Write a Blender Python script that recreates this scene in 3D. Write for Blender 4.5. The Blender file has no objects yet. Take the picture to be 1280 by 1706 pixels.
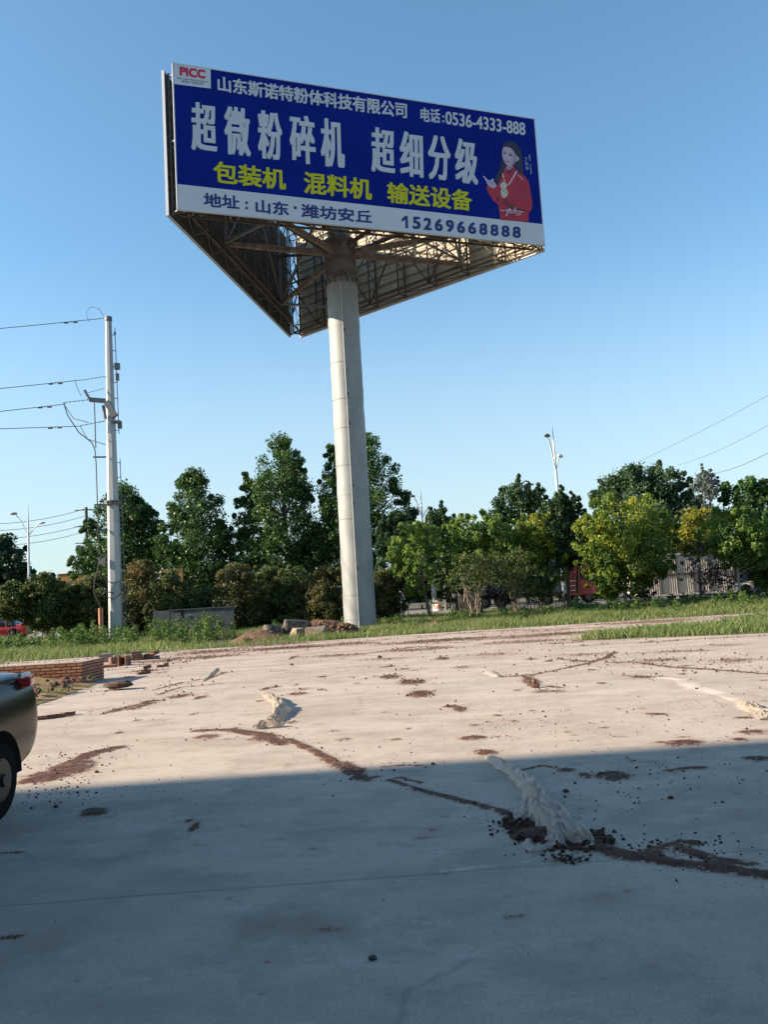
import bpy, math, random
import numpy as np
from mathutils import Vector, Matrix
random.seed(7); rng=np.random.default_rng(11)
S=bpy.context.scene; col=S.collection; R=math.radians
# ---------------------------------------------------------------- camera, world, sun
F,PIT,ROL,EYE=1388.3,.102,.0585,1.6
cam=bpy.data.objects.new('camera',bpy.data.cameras.new('camera')); col.objects.link(cam); S.camera=cam
cam.data.sensor_fit='VERTICAL'; cam.data.sensor_height=24; cam.data.lens=F/1706*24
cam.data.clip_start=.05; cam.data.clip_end=4000
_f=Vector((0,math.cos(PIT),math.sin(PIT))); _u=Vector((0,-math.sin(PIT),math.cos(PIT))); _r=Vector((1,0,0))
_R=_r*math.cos(ROL)-_u*math.sin(ROL); _U=_r*math.sin(ROL)+_u*math.cos(ROL)
cam.matrix_world=Matrix(((_R.x,_U.x,-_f.x,0),(_R.y,_U.y,-_f.y,0),(_R.z,_U.z,-_f.z,EYE),(0,0,0,1)))
SUN_EL,SUN_AZ=25.0,84.0        # azimuth measured from behind the camera towards the left
sd=Vector((-math.sin(R(SUN_AZ))*math.cos(R(SUN_EL)),-math.cos(R(SUN_AZ))*math.cos(R(SUN_EL)),math.sin(R(SUN_EL))))
W=bpy.data.worlds.new('World'); S.world=W; W.use_nodes=True
wn=W.node_tree; bg=wn.nodes['Background']; sky=wn.nodes.new('ShaderNodeTexSky'); sky.sky_type='NISHITA'
sky.sun_disc=False; sky.sun_elevation=R(SUN_EL); sky.sun_rotation=R(180+SUN_AZ)
sky.air_density=1.0; sky.dust_density=.6; sky.ozone_density=3.6; sky.altitude=0
_tm=wn.nodes.new('ShaderNodeMix'); _tm.data_type='RGBA'; _tm.blend_type='MULTIPLY'; _tm.inputs[0].default_value=1; _tm.inputs[7].default_value=(.92,1.075,.99,1)
wn.links.new(sky.outputs[0],_tm.inputs[6]); 
_tc=wn.nodes.new('ShaderNodeTexCoord'); _sx=wn.nodes.new('ShaderNodeSeparateXYZ'); wn.links.new(_tc.outputs['Generated'],_sx.inputs[0])
_mr=wn.nodes.new('ShaderNodeMapRange'); _mr.interpolation_type='SMOOTHSTEP'; _mr.inputs[1].default_value=-.02; _mr.inputs[2].default_value=.42; _mr.inputs[3].default_value=.78; _mr.inputs[4].default_value=0; wn.links.new(_sx.outputs[2],_mr.inputs[0])
_hz=wn.nodes.new('ShaderNodeMix'); _hz.data_type='RGBA'; _hz.inputs[7].default_value=(2.75,3.15,3.35,1); wn.links.new(_mr.outputs[0],_hz.inputs[0]); wn.links.new(_tm.outputs[2],_hz.inputs[6]); wn.links.new(_hz.outputs[2],bg.inputs[0]); bg.inputs[1].default_value=.10
sl=bpy.data.lights.new('sun','SUN'); sl.energy=5.0; sl.angle=R(.53); sl.color=(1,.81,.62)
so=bpy.data.objects.new('sun',sl); col.objects.link(so); so.rotation_euler=sd.to_track_quat('Z','Y').to_euler()
S.view_settings.view_transform='Standard'; S.view_settings.look='None'; S.view_settings.exposure=1.28; S.view_settings.gamma=1
# ---------------------------------------------------------------- helpers
def at(px,py,z=0.0,depth=None):
    u=px-640; v=853-py
    a=u*math.cos(ROL)+v*math.sin(ROL); b=-u*math.sin(ROL)+v*math.cos(ROL)
    d=Vector((a/F,math.cos(PIT)-b/F*math.sin(PIT),math.sin(PIT)+b/F*math.cos(PIT)))
    t=(z-EYE)/d.z if depth is None else depth/d.y
    return d*t+Vector((0,0,EYE))
def tag(o,label=None,cat=None,group=None,kind=None):
    if label: o['label']=label
    if cat: o['category']=cat
    if group: o['group']=group
    if kind: o['kind']=kind
    return o
def empty(name,loc,label=None,cat=None,group=None,rz=0):
    o=bpy.data.objects.new(name,None); col.objects.link(o); o.location=loc; o.rotation_euler=(0,0,rz); o.empty_display_size=.2
    return tag(o,label,cat,group)
def npmesh(name,V,Fc,mats,parent=None,attrs=None,smooth=False,tri=None):
    me=bpy.data.meshes.new(name); V=np.asarray(V,np.float32); Fc=np.asarray(Fc,np.int32); k=Fc.shape[1]
    me.vertices.add(len(V)); me.vertices.foreach_set('co',V.ravel())
    me.loops.add(Fc.size); me.loops.foreach_set('vertex_index',Fc.ravel())
    me.polygons.add(len(Fc)); me.polygons.foreach_set('loop_start',np.arange(0,Fc.size,k,dtype=np.int32))
    me.polygons.foreach_set('loop_total',np.full(len(Fc),k,np.int32))
    if smooth: me.polygons.foreach_set('use_smooth',np.ones(len(Fc),bool))
    me.update()
    for (an,dom,arr) in (attrs or []):
        a=me.attributes.new(an,'FLOAT',dom); a.data.foreach_set('value',np.asarray(arr,np.float32))
    for m in (mats if isinstance(mats,(list,tuple)) else [mats]): me.materials.append(m)
    o=bpy.data.objects.new(name,me); col.objects.link(o)
    if parent: o.parent=parent
    return o
class MB:
    def __init__(s): s.v=[]; s.f=[]; s.m=[]; s.sm=[]; s.cuts=[]
    def add(s,vs,fs,mi=0,sm=False):
        b=len(s.v); s.cuts.append((b,len(s.f))); s.v+= [tuple(v) for v in vs]; s.f+=[tuple(b+i for i in f) for f in fs]; s.m+=[mi]*len(fs); s.sm+=[sm]*len(fs); return s
    def box(s,c,d,M=None,mi=0):
        x,y,z=d[0]/2,d[1]/2,d[2]/2; vs=[]
        for i in (-1,1):
            for j in (-1,1):
                for k in (-1,1):
                    p=Vector((i*x,j*y,k*z))
                    if M is not None: p=M@p
                    vs.append(p+Vector(c))
        return s.add(vs,[(0,1,3,2),(4,6,7,5),(0,4,5,1),(2,3,7,6),(0,2,6,4),(1,5,7,3)],mi)
    def beam(s,p,q,w,h,mi=0,up=(0,0,1)):
        p=Vector(p); q=Vector(q); d=(q-p); L=d.length; d.normalize(); u=Vector(up)
        if abs(d.dot(u))>.98: u=Vector((0,1,0))
        a=d.cross(u).normalized(); b=a.cross(d)
        M=Matrix((a,d,b)).transposed()
        return s.box((p+q)/2,(w,L,h),M,mi)
    def tube(s,pts,rs,n=10,mi=0,cap=True,sm=True,ph=0):
        pts=[Vector(p) for p in pts]
        if not hasattr(rs,'__len__'): rs=[rs]*len(pts)
        vs=[]; fs=[]; prev=None
        for i,p in enumerate(pts):
            t=(pts[min(i+1,len(pts)-1)]-pts[max(i-1,0)])
            if t.length<1e-9: t=Vector((0,0,1))
            t.normalize()
            if prev is None:
                a=t.cross(Vector((0,0,1)) if abs(t.z)<.95 else Vector((1,0,0))).normalized()
            else:
                a=(prev-t*prev.dot(t)); a=a.normalized() if a.length>1e-6 else t.orthogonal().normalized()
            prev=a; b=t.cross(a)
            for k in range(n):
                an=2*math.pi*k/n+ph; vs.append(p+(a*math.cos(an)+b*math.sin(an))*rs[i])
        for i in range(len(pts)-1):
            for k in range(n):
                fs.append((i*n+k,i*n+(k+1)%n,(i+1)*n+(k+1)%n,(i+1)*n+k))
        s.add(vs,fs,mi,sm)
        if cap:
            s.add(vs[:n],[tuple(range(n))[::-1]],mi); s.add(vs[-n:],[tuple(range(n))],mi)
        return s
    def poly(s,pts,mi=0): return s.add(pts,[tuple(range(len(pts)))],mi)
    def prism(s,pts,d,mi=0):
        d=Vector(d); n=len(pts); a=[Vector(p) for p in pts]; b=[p+d for p in a]
        return s.add(a+b,[tuple(range(n))[::-1],tuple(range(n,2*n))]+[(i,(i+1)%n,n+(i+1)%n,n+i) for i in range(n)],mi)
    def ball(s,c,r,n=8,mi=0,sc=(1,1,1),jit=0,seed=0,sm=True):
        rr=random.Random(seed); vs=[]; fs=[]; m=max(3,n//2+1)
        for i in range(m+1):
            th=math.pi*i/m
            for k in range(n):
                ph=2*math.pi*k/n; q=1+jit*(rr.random()-.5)*2
                if i in (0,m): q=1
                vs.append((c[0]+r*sc[0]*q*math.sin(th)*math.cos(ph),c[1]+r*sc[1]*q*math.sin(th)*math.sin(ph),c[2]+r*sc[2]*q*math.cos(th)))
        for i in range(m):
            for k in range(n): fs.append((i*n+k,(i+1)*n+k,(i+1)*n+(k+1)%n,i*n+(k+1)%n))
        return s.add(vs,fs,mi,sm)
    def each(s,name,mats,parent):
        # every separately added piece becomes an object of its own
        cs=s.cuts+[(len(s.v),len(s.f))]; i=0
        while i<len(cs)-1:
            j=i+1
            while j<len(cs)-1 and s.capflag(cs,j): j+=1
            q=MB(); (v0,f0),(v1,f1)=cs[i],cs[j]
            q.v=s.v[v0:v1]; q.f=[tuple(k-v0 for k in f) for f in s.f[f0:f1]]; q.m=s.m[f0:f1]; q.sm=s.sm[f0:f1]; q.build(name,mats,parent); i=j
    def capflag(s,cs,j): return cs[j+1][1]-cs[j][1]==1
    def build(s,name,mats,parent=None,bevel=0,mw=None):
        me=bpy.data.meshes.new(name); me.from_pydata(s.v,[],s.f)
        for m in (mats if isinstance(mats,(list,tuple)) else [mats]): me.materials.append(m)
        me.polygons.foreach_set('material_index',s.m); me.polygons.foreach_set('use_smooth',s.sm); me.update()
        o=bpy.data.objects.new(name,me); col.objects.link(o)
        if parent: o.parent=parent
        if bevel:
            b=o.modifiers.new('bevel','BEVEL'); b.width=bevel; b.segments=2; b.limit_method='ANGLE'
        return o
# --- value noise (numpy)
_perm=rng.random((256,256))
def vnoise(x,y):
    xi=np.floor(x).astype(int); yi=np.floor(y).astype(int); xf=x-xi; yf=y-yi
    xf=xf*xf*(3-2*xf); yf=yf*yf*(3-2*yf); g=lambda a,b:_perm[a%256,b%256]
    return (g(xi,yi)*(1-xf)+g(xi+1,yi)*xf)*(1-yf)+(g(xi,yi+1)*(1-xf)+g(xi+1,yi+1)*xf)*yf
def fbm(x,y,o=4):
    r=0; a=.5
    for i in range(o): r=r+a*vnoise(x*2**i+17*i,y*2**i+31*i); a*=.5
    return r
# --- materials
def mat(name,c,rough=.7,c2=None,scale=3,detail=6,bump=0,bscale=None,metal=0,spec=.5,stretch=None,coat=0,lo=.35,hi=.65):
    m=bpy.data.materials.new(name); m.use_nodes=True; t=m.node_tree; p=t.nodes['Principled BSDF']
    p.inputs['Base Color'].default_value=(*c,1); p.inputs['Roughness'].default_value=rough; p.inputs['Metallic'].default_value=metal
    p.inputs['Specular IOR Level'].default_value=spec; p.inputs['Coat Weight'].default_value=coat
    tc=t.nodes.new('ShaderNodeTexCoord'); mp=t.nodes.new('ShaderNodeMapping'); t.links.new(tc.outputs['Object'],mp.inputs[0])
    if stretch: mp.inputs['Scale'].default_value=stretch
    if c2:
        n=t.nodes.new('ShaderNodeTexNoise'); n.inputs['Scale'].default_value=scale; n.inputs['Detail'].default_value=detail; n.inputs['Roughness'].default_value=.6
        t.links.new(mp.outputs[0],n.inputs[0]); r=t.nodes.new('ShaderNodeValToRGB'); t.links.new(n.outputs[0],r.inputs[0])
        r.color_ramp.elements[0].position=lo; r.color_ramp.elements[1].position=hi
        r.color_ramp.elements[0].color=(*c,1); r.color_ramp.elements[1].color=(*c2,1); t.links.new(r.outputs[0],p.inputs['Base Color'])
    if bump:
        n=t.nodes.new('ShaderNodeTexNoise'); n.inputs['Scale'].default_value=bscale or scale*4; n.inputs['Detail'].default_value=5
        t.links.new(mp.outputs[0],n.inputs[0]); b=t.nodes.new('ShaderNodeBump'); b.inputs['Strength'].default_value=bump; b.inputs['Distance'].default_value=.02
        t.links.new(n.outputs[0],b.inputs['Height']); t.links.new(b.outputs[0],p.inputs['Normal'])
    return m
def leafmat(name,cols,trans=.35,rough=.55):
    m=bpy.data.materials.new(name); m.use_nodes=True; t=m.node_tree; p=t.nodes['Principled BSDF']; out=t.nodes['Material Output']
    a=t.nodes.new('ShaderNodeAttribute'); a.attribute_name='tint'; r=t.nodes.new('ShaderNodeValToRGB'); t.links.new(a.outputs['Fac'],r.inputs[0])
    e=r.color_ramp.elements; 
    while len(e)<len(cols): e.new(.5)
    for i,c in enumerate(cols): e[i].position=i/(len(cols)-1); e[i].color=(*c,1)
    t.links.new(r.outputs[0],p.inputs['Base Color']); p.inputs['Roughness'].default_value=rough; p.inputs['Specular IOR Level'].default_value=.35
    tr=t.nodes.new('ShaderNodeBsdfTranslucent'); t.links.new(r.outputs[0],tr.inputs[0]); mx=t.nodes.new('ShaderNodeMixShader'); mx.inputs[0].default_value=trans
    t.links.new(p.outputs[0],mx.inputs[1]); t.links.new(tr.outputs[0],mx.inputs[2]); t.links.new(mx.outputs[0],out.inputs[0])
    return m
M={}
M['bark']=mat('bark',(.10,.075,.055),.9,(.20,.16,.12),8,bump=.4)
M['barkpale']=mat('bark_pale',(.22,.18,.13),.9,(.34,.29,.22),8,bump=.3)
M['darkleaf']=leafmat('leaf_dark',[(.014,.045,.016),(.034,.092,.022),(.085,.165,.038)],.3,.45)
M['bluleaf']=leafmat('leaf_blue',[(.018,.05,.024),(.036,.085,.034),(.07,.13,.05)],.3)
M['palegrey']=leafmat('leaf_grey',[(.09,.13,.11),(.14,.18,.16),(.2,.24,.2)],.3)
M['greenleaf']=leafmat('leaf_green',[(0.034,0.091,0.022),(0.085,0.177,0.034),(0.195,0.293,0.055)],.35)
M['yelleaf']=leafmat('leaf_yellow',[(0.043,0.104,0.024),(0.146,0.232,0.034),(0.415,0.403,0.043)],.4)
M['limeleaf']=leafmat('leaf_lime',[(0.061,0.134,0.030),(0.171,0.281,0.055),(0.317,0.415,0.098)],.4)
M['goldleaf']=leafmat('leaf_gold',[(0.085,0.134,0.024),(0.268,0.281,0.037),(0.512,0.403,0.049)],.4)
M['hedge']=leafmat('leaf_hedge',[(0.028,0.063,0.018),(0.081,0.127,0.034),(0.184,0.196,0.069)],.35)
M['hedgered']=leafmat('leaf_hedge_red',[(0.034,0.060,0.021),(0.103,0.115,0.037),(0.207,0.144,0.057)],.35)
M['purple']=leafmat('leaf_purple',[(.02,.015,.014),(.045,.025,.025),(.06,.05,.03)],.2)
M['grass']=leafmat('grass_blade',[(.06,.12,.028),(.16,.225,.06),(.40,.40,.20)],.45)
M['weed']=leafmat('weed_leaf',[(0.036,0.090,0.018),(0.072,0.144,0.032),(0.135,0.207,0.054)],.4)
M['steel']=mat('galvanised',(0.340,0.374,0.374),.5,(0.442,0.468,0.468),2.5,bump=.03,metal=.25,stretch=(1,1,.25))
M['greyst']=mat('grey_steel',(0.136,0.140,0.145),.6,(0.204,0.204,0.204),5,metal=.2)
M['darkst']=mat('dark_steel',(.05,.05,.05),.7,(.11,.10,.09),5)
M['rust']=mat('rusty_arm',(.12,.085,.065),.85,(.26,.21,.165),3,bump=.2)
M['rustdk']=mat('rust_dark',(.05,.042,.038),.9,(.12,.095,.075),3,bump=.3)
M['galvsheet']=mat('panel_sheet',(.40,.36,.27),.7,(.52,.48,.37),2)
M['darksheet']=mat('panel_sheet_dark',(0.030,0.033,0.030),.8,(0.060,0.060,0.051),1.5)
M['white']=mat('board_white',(.50,.535,.59),.7,(.54,.57,.62),1.2,spec=.2)
M['blue']=mat('board_blue',(.003,.013,.175),.85,(.004,.017,.21),.5,spec=.1)
M['letter']=mat('letter_white',(.49,.53,.585),.8,spec=.1)
M['yellow']=mat('letter_yellow',(.50,.50,.025),.8,spec=.1)
M['navy']=mat('letter_navy',(0.010,0.020,0.152),.5)
M['picc']=mat('letter_red',(.55,.008,.05),.5)
M['greytext']=mat('letter_grey',(.10,.13,.22),.6)
M['concwall']=mat('concrete_wall',(.055,.07,.075),.85,(.10,.11,.11),3,bump=.2)  # grey darkened so the low wall looks shaded by the hedge
M['cable']=mat('black_cable',(.025,.025,.028),.6)
M['wire']=mat('wire',(.10,.10,.11),.6)
M['blacktyre']=mat('tyre',(.007,.007,.007),.9,spec=.1)
M['chrome']=mat('rim',(.5,.5,.5),.3,metal=.8)
M['glassdk']=mat('car_glass',(.02,.025,.03),.08,spec=.8)
M['soil']=mat('soil_clod',(.050,.030,.024),.95,(.115,.066,.048),18,bump=.6,bscale=40)
M['soilred']=mat('red_soil',(.075,.04,.026),.95,(.19,.105,.062),7,bump=.9,bscale=20)
M['rock']=mat('rock_face',(.055,.045,.042),.95,(.19,.155,.135),5,bump=.9,bscale=16)
M['rocktan']=mat('rock_tan',(.16,.125,.085),.95,(.30,.245,.175),5,bump=.8,bscale=16)
M['orangepipe']=mat('orange_pipe',(.45,.17,.09),.6,(.52,.22,.13),3)

# ---------------------------------------------------------------- ground
def terrain_z(x,y):
    t=np.clip((y-36)/16,0,1); return -.03+.33*(t*t*(3-2*t))
def ground_material():
    m=bpy.data.materials.new('ground_earth'); m.use_nodes=True; t=m.node_tree; p=t.nodes['Principled BSDF']; p.inputs['Roughness'].default_value=.95
    tc=t.nodes.new('ShaderNodeTexCoord'); n=t.nodes.new('ShaderNodeTexNoise'); n.inputs['Scale'].default_value=.6; n.inputs['Detail'].default_value=8
    t.links.new(tc.outputs['Object'],n.inputs[0]); r=t.nodes.new('ShaderNodeValToRGB'); t.links.new(n.outputs[0],r.inputs[0])
    e=r.color_ramp.elements; e[0].position=.35; e[0].color=(.035,.055,.018,1); e[1].position=.7; e[1].color=(.12,.09,.05,1); t.links.new(r.outputs[0],p.inputs['Base Color'])
    return m
gx=np.concatenate([np.linspace(-900,-70,12),np.linspace(-60,70,66),np.linspace(85,900,12)])
gy=np.concatenate([np.linspace(-300,-10,6),np.linspace(0,100,76),np.linspace(130,1800,16)])
X,Y=np.meshgrid(gx,gy); Z=terrain_z(X,Y)
idx=np.arange(X.size).reshape(X.shape)
fc=np.stack([idx[:-1,:-1],idx[:-1,1:],idx[1:,1:],idx[1:,:-1]],-1).reshape(-1,4)
g=npmesh('ground',np.stack([X,Y,Z],-1).reshape(-1,3),fc,ground_material(),smooth=True); g['kind']='structure'
# concrete yard
EDGE=[(-60,22),(-30,27.6),(-14.6,31.3),(-.3,34.9),(16.3,36.6),(60,41)]
def edge_y(x): return np.interp(x,[e[0] for e in EDGE],[e[1] for e in EDGE])
def G(px,py): p=at(px,py,0); return (p.x,p.y)
blobs=[] # (x,y,rx,ry,strength,chan)
def blob(px,py,hw,hh,s=1.0,ch='d'):
    c=at(px,py,0); a=at(px,py-hh,0); b=at(px,py+hh,0); blobs.append((c.x,c.y,hw*c.y/F,abs(a.y-b.y)/2,s,ch))
streaks=[]
def streak(pts,w,s=1.0,ch='d'): streaks.append(([G(*p) for p in pts],w*(.8 if ch=='d' else 1),s,ch))
for b in [(700,1157,24,7),(765,1181,13,6),(783,1230,24,5),(808,1254,22,6),(1022,1293,30,8,1.2),(1145,1237,38,6,1.1),(1092,1190,21,2.6),(1262,1264,24,5),
          (686,1137,24,5),(650,1127,18,4),(498,1156,26,3.5,.8),(905,1152,20,3,.7),(925,1152,18,3,.7),(345,1227,24,4,.8),(300,1160,16,4),(333,1162,12,4),(440,1228,26,8,1),
          (157,1354,23,8,1.2),(324,1378,10,11,1.1),(312,1368,16,5,.7),(1150,1280,36,4,.9),(1120,1284,22,4,.7),(945,1283,18,4,.9),(975,1292,12,6,.9),
          (1070,1128,30,3,.8),(790,1208,14,3,.6),(1160,1248,20,3,.5),(1240,1196,22,3,.8),(1252,1220,32,7,.9),(1233,1232,20,5,.8),(150,1350,18,5,.9),
          (905,1268,20,3,.4),(470,1398,14,4,.45),(190,1147,12,4,.9),(1090,1100,60,4,.6),(640,1098,60,3,.5),(770,1112,20,3,.6),(560,1092,60,2.5,.6),
          (350,1086,80,3,.6),(460,1074,90,2.5,.6),(700,1082,90,3,.6),(860,1070,90,3,.6),(980,1090,60,3,.6),(1120,1086,70,3,.6),(1230,1100,50,4,.6),
          (1200,1075,60,3,.5),(270,1100,60,4,.6),(240,1118,40,3,.7),(590,1072,60,2.5,.6),(820,1090,50,3,.5),
          (760,1065,120,2.5,.75),(480,1080,120,2,.75),(950,1055,130,3,.75),(700,1070,100,2,.7),(340,1095,90,2.5,.75),(1100,1035,120,4,.55),(1230,1028,60,4,.55),(880,1060,80,3,.6)]:
    blob(*b)
streak([(60,1300),(95,1292),(120,1272),(150,1256),(195,1246)],.20,1.15)
streak([(85,1290),(120,1285),(135,1270)],.28,.95)
streak([(170,1190),(215,1178),(255,1168)],.24,.85); streak([(215,1182),(250,1172)],.22,.8)
streak([(330,1218),(370,1216),(405,1220),(440,1225),(470,1240)],.16,1.1); streak([(480,1232),(520,1250),(548,1266),(575,1282),(610,1300)],.12,1.0)
streak([(560,1272),(590,1284)],.16,.9); streak([(650,1300),(700,1316),(760,1332),(830,1350),(870,1366),(890,1380)],.085,.95)
streak([(640,1278),(680,1275),(710,1276)],.07,.7); streak([(665,1296),(700,1304)],.08,.8)
streak([(860,1372),(900,1392),(940,1404),(985,1408),(1040,1424),(1090,1432),(1140,1440),(1200,1446),(1280,1458),(1330,1464)],.125,1.25)
streak([(1060,1430),(1110,1412),(1150,1404)],.12,.9); streak([(900,1378),(960,1400)],.24,1.1); streak([(1130,1410),(1190,1432),(1250,1440)],.10,.9)
streak([(835,1128),(880,1126),(935,1115),(985,1104),(1010,1096),(1025,1086)],.10,1.0); streak([(1010,1104),(1060,1104),(1120,1112),(1190,1116),(1290,1124)],.12,.95)
streak([(880,1128),(890,1142)],.2,.9); streak([(905,1143),(935,1146)],.1,.9)
streak([(930,1098),(975,1102)],.22,.7); streak([(1040,1126),(1105,1128)],.10,.9)
streak([(255,1150),(300,1138),(350,1130),(375,1120)],.10,.9); streak([(262,1158),(300,1145),(335,1143),(372,1138)],.10,.9); streak([(150,1185),(175,1180)],.1,.5)
streak([(600,1090),(650,1084),(690,1078),(740,1077)],.16,.95); streak([(460,1118),(510,1112)],.1,.5); streak([(160,1120),(250,1108),(350,1098)],.15,.7)
streak([(930,1045),(1050,1036),(1280,1020)],.35,.5); streak([(700,1060),(850,1050),(1000,1046)],.3,.55); streak([(300,1092),(500,1076),(640,1066)],.2,.6)
streak([(0,1422),(40,1420)],.04,.9); streak([(870,1283),(905,1276),(950,1284)],.05,.8)
_r=random.Random(41)
for _k in range(110):
    _x=_r.uniform(-20,1300); _h=1024-(_x)*.0585*.86; _y=_h+_r.uniform(52,88)+(14 if _x>900 else 0); _l=_r.uniform(18,90)
    streak([(_x-_l,_y+.05*_l+_r.uniform(-1,1)),(_x,_y+_r.uniform(-1,1)),(_x+_l,_y-.06*_l+_r.uniform(-1,1))],_r.uniform(.06,.20),_r.uniform(.5,.85))
for _k in range(70):
    _x=_r.uniform(150,1280); _y=_r.uniform(1095,1240); blob(_x,_y,_r.uniform(4,16),_r.uniform(1.0,3),_r.uniform(.5,.9))
for _k in range(40):
    _x=_r.uniform(0,1280); _y=_r.uniform(1260,1680); blob(_x,_y,_r.uniform(4,30),_r.uniform(1.5,6),_r.uniform(.35,.62))
# pale mortar / plaster streaks
streak([(1080,1126),(1130,1132),(1160,1145),(1200,1155),(1235,1168),(1262,1185),(1290,1195)],.16,1.0,'p')
streak([(808,1118),(832,1128)],.14,.8,'p'); streak([(430,1170),(470,1178)],.1,.4,'p'); streak([(620,1180),(680,1215),(720,1250)],.06,.35,'p')
streak([(735,1453),(800,1444),(880,1436)],.03,.6,'p'); streak([(280,1118),(350,1110)],.2,.5,'p'); streak([(560,1085),(700,1090)],.5,.35,'p')
# brown/dark stains
for b in [(450,1560,130,40,.55),(250,1330,60,18,.4),(1080,1345,140,30,.35),(350,1340,90,25,.35),(200,1420,110,25,.3),(560,1650,120,30,.3),(1010,1500,70,20,.5),(120,1560,120,50,.3),(680,1290,60,10,.3),(800,1520,90,25,.3)]:
    blob(*b,ch='s')
rows=520; cols=520
ty=np.exp(np.linspace(math.log(2.3),math.log(37.2),rows))
UU=np.linspace(-1,1,cols); YY=ty[:,None]+0*UU[None,:]; XX=UU[None,:]*(YY*.66+1.2)
ey=edge_y(XX); YY=np.where(YY>30,30+(YY-30)/(37.2-30)*(ey-30),YY)
def field(ch):
    D=np.zeros_like(XX); nz=fbm(XX*3.1,YY*1.9,4)-.47
    for (cx,cy,rx,ry,s,c) in blobs:
        if c!=ch: continue
        d=np.sqrt(((XX-cx)/rx)**2+((YY-cy)/ry)**2)+nz*.9
        D=np.maximum(D,s*np.clip(1.35-d,0,1))
    for (pts,w,s,c) in streaks:
        if c!=ch: continue
        dm=np.full_like(XX,1e9)
        for (a,b) in zip(pts[:-1],pts[1:]):
            vx,vy=b[0]-a[0],b[1]-a[1]; L=vx*vx+vy*vy+1e-9; tt=np.clip(((XX-a[0])*vx+(YY-a[1])*vy)/L,0,1)
            dm=np.minimum(dm,np.hypot(XX-a[0]-tt*vx,YY-a[1]-tt*vy))
        wl=w*(.55+.9*fbm(XX*1.3+5,YY*1.3,2))
        D=np.maximum(D,s*np.clip(1.4-dm/wl+nz*1.2,0,1))
    return D
Dd=field('d'); Dd=np.where(Dd>.72,.72+(Dd-.72)*.35,Dd); Dp=field('p'); Ds=field('s')
ZZ=np.clip(Dd-.45,0,1)*.03*(.1+1.7*fbm(XX*20,YY*20,3))+(fbm(XX*.25,YY*.25,2)-.5)*.0+.0
ZZ+=np.clip(Dp-.4,0,1)*.02*fbm(XX*9,YY*9,2)
border=np.zeros_like(ZZ); border[0]=1; border[:,0]=1; border[:,-1]=1; ZZ=np.where(border>0,0,ZZ)
V=np.stack([XX,YY,ZZ],-1).reshape(-1,3); idx=np.arange(XX.size).reshape(XX.shape)
fc=np.stack([idx[:-1,:-1],idx[:-1,1:],idx[1:,1:],idx[1:,:-1]],-1).reshape(-1,4)
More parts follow.
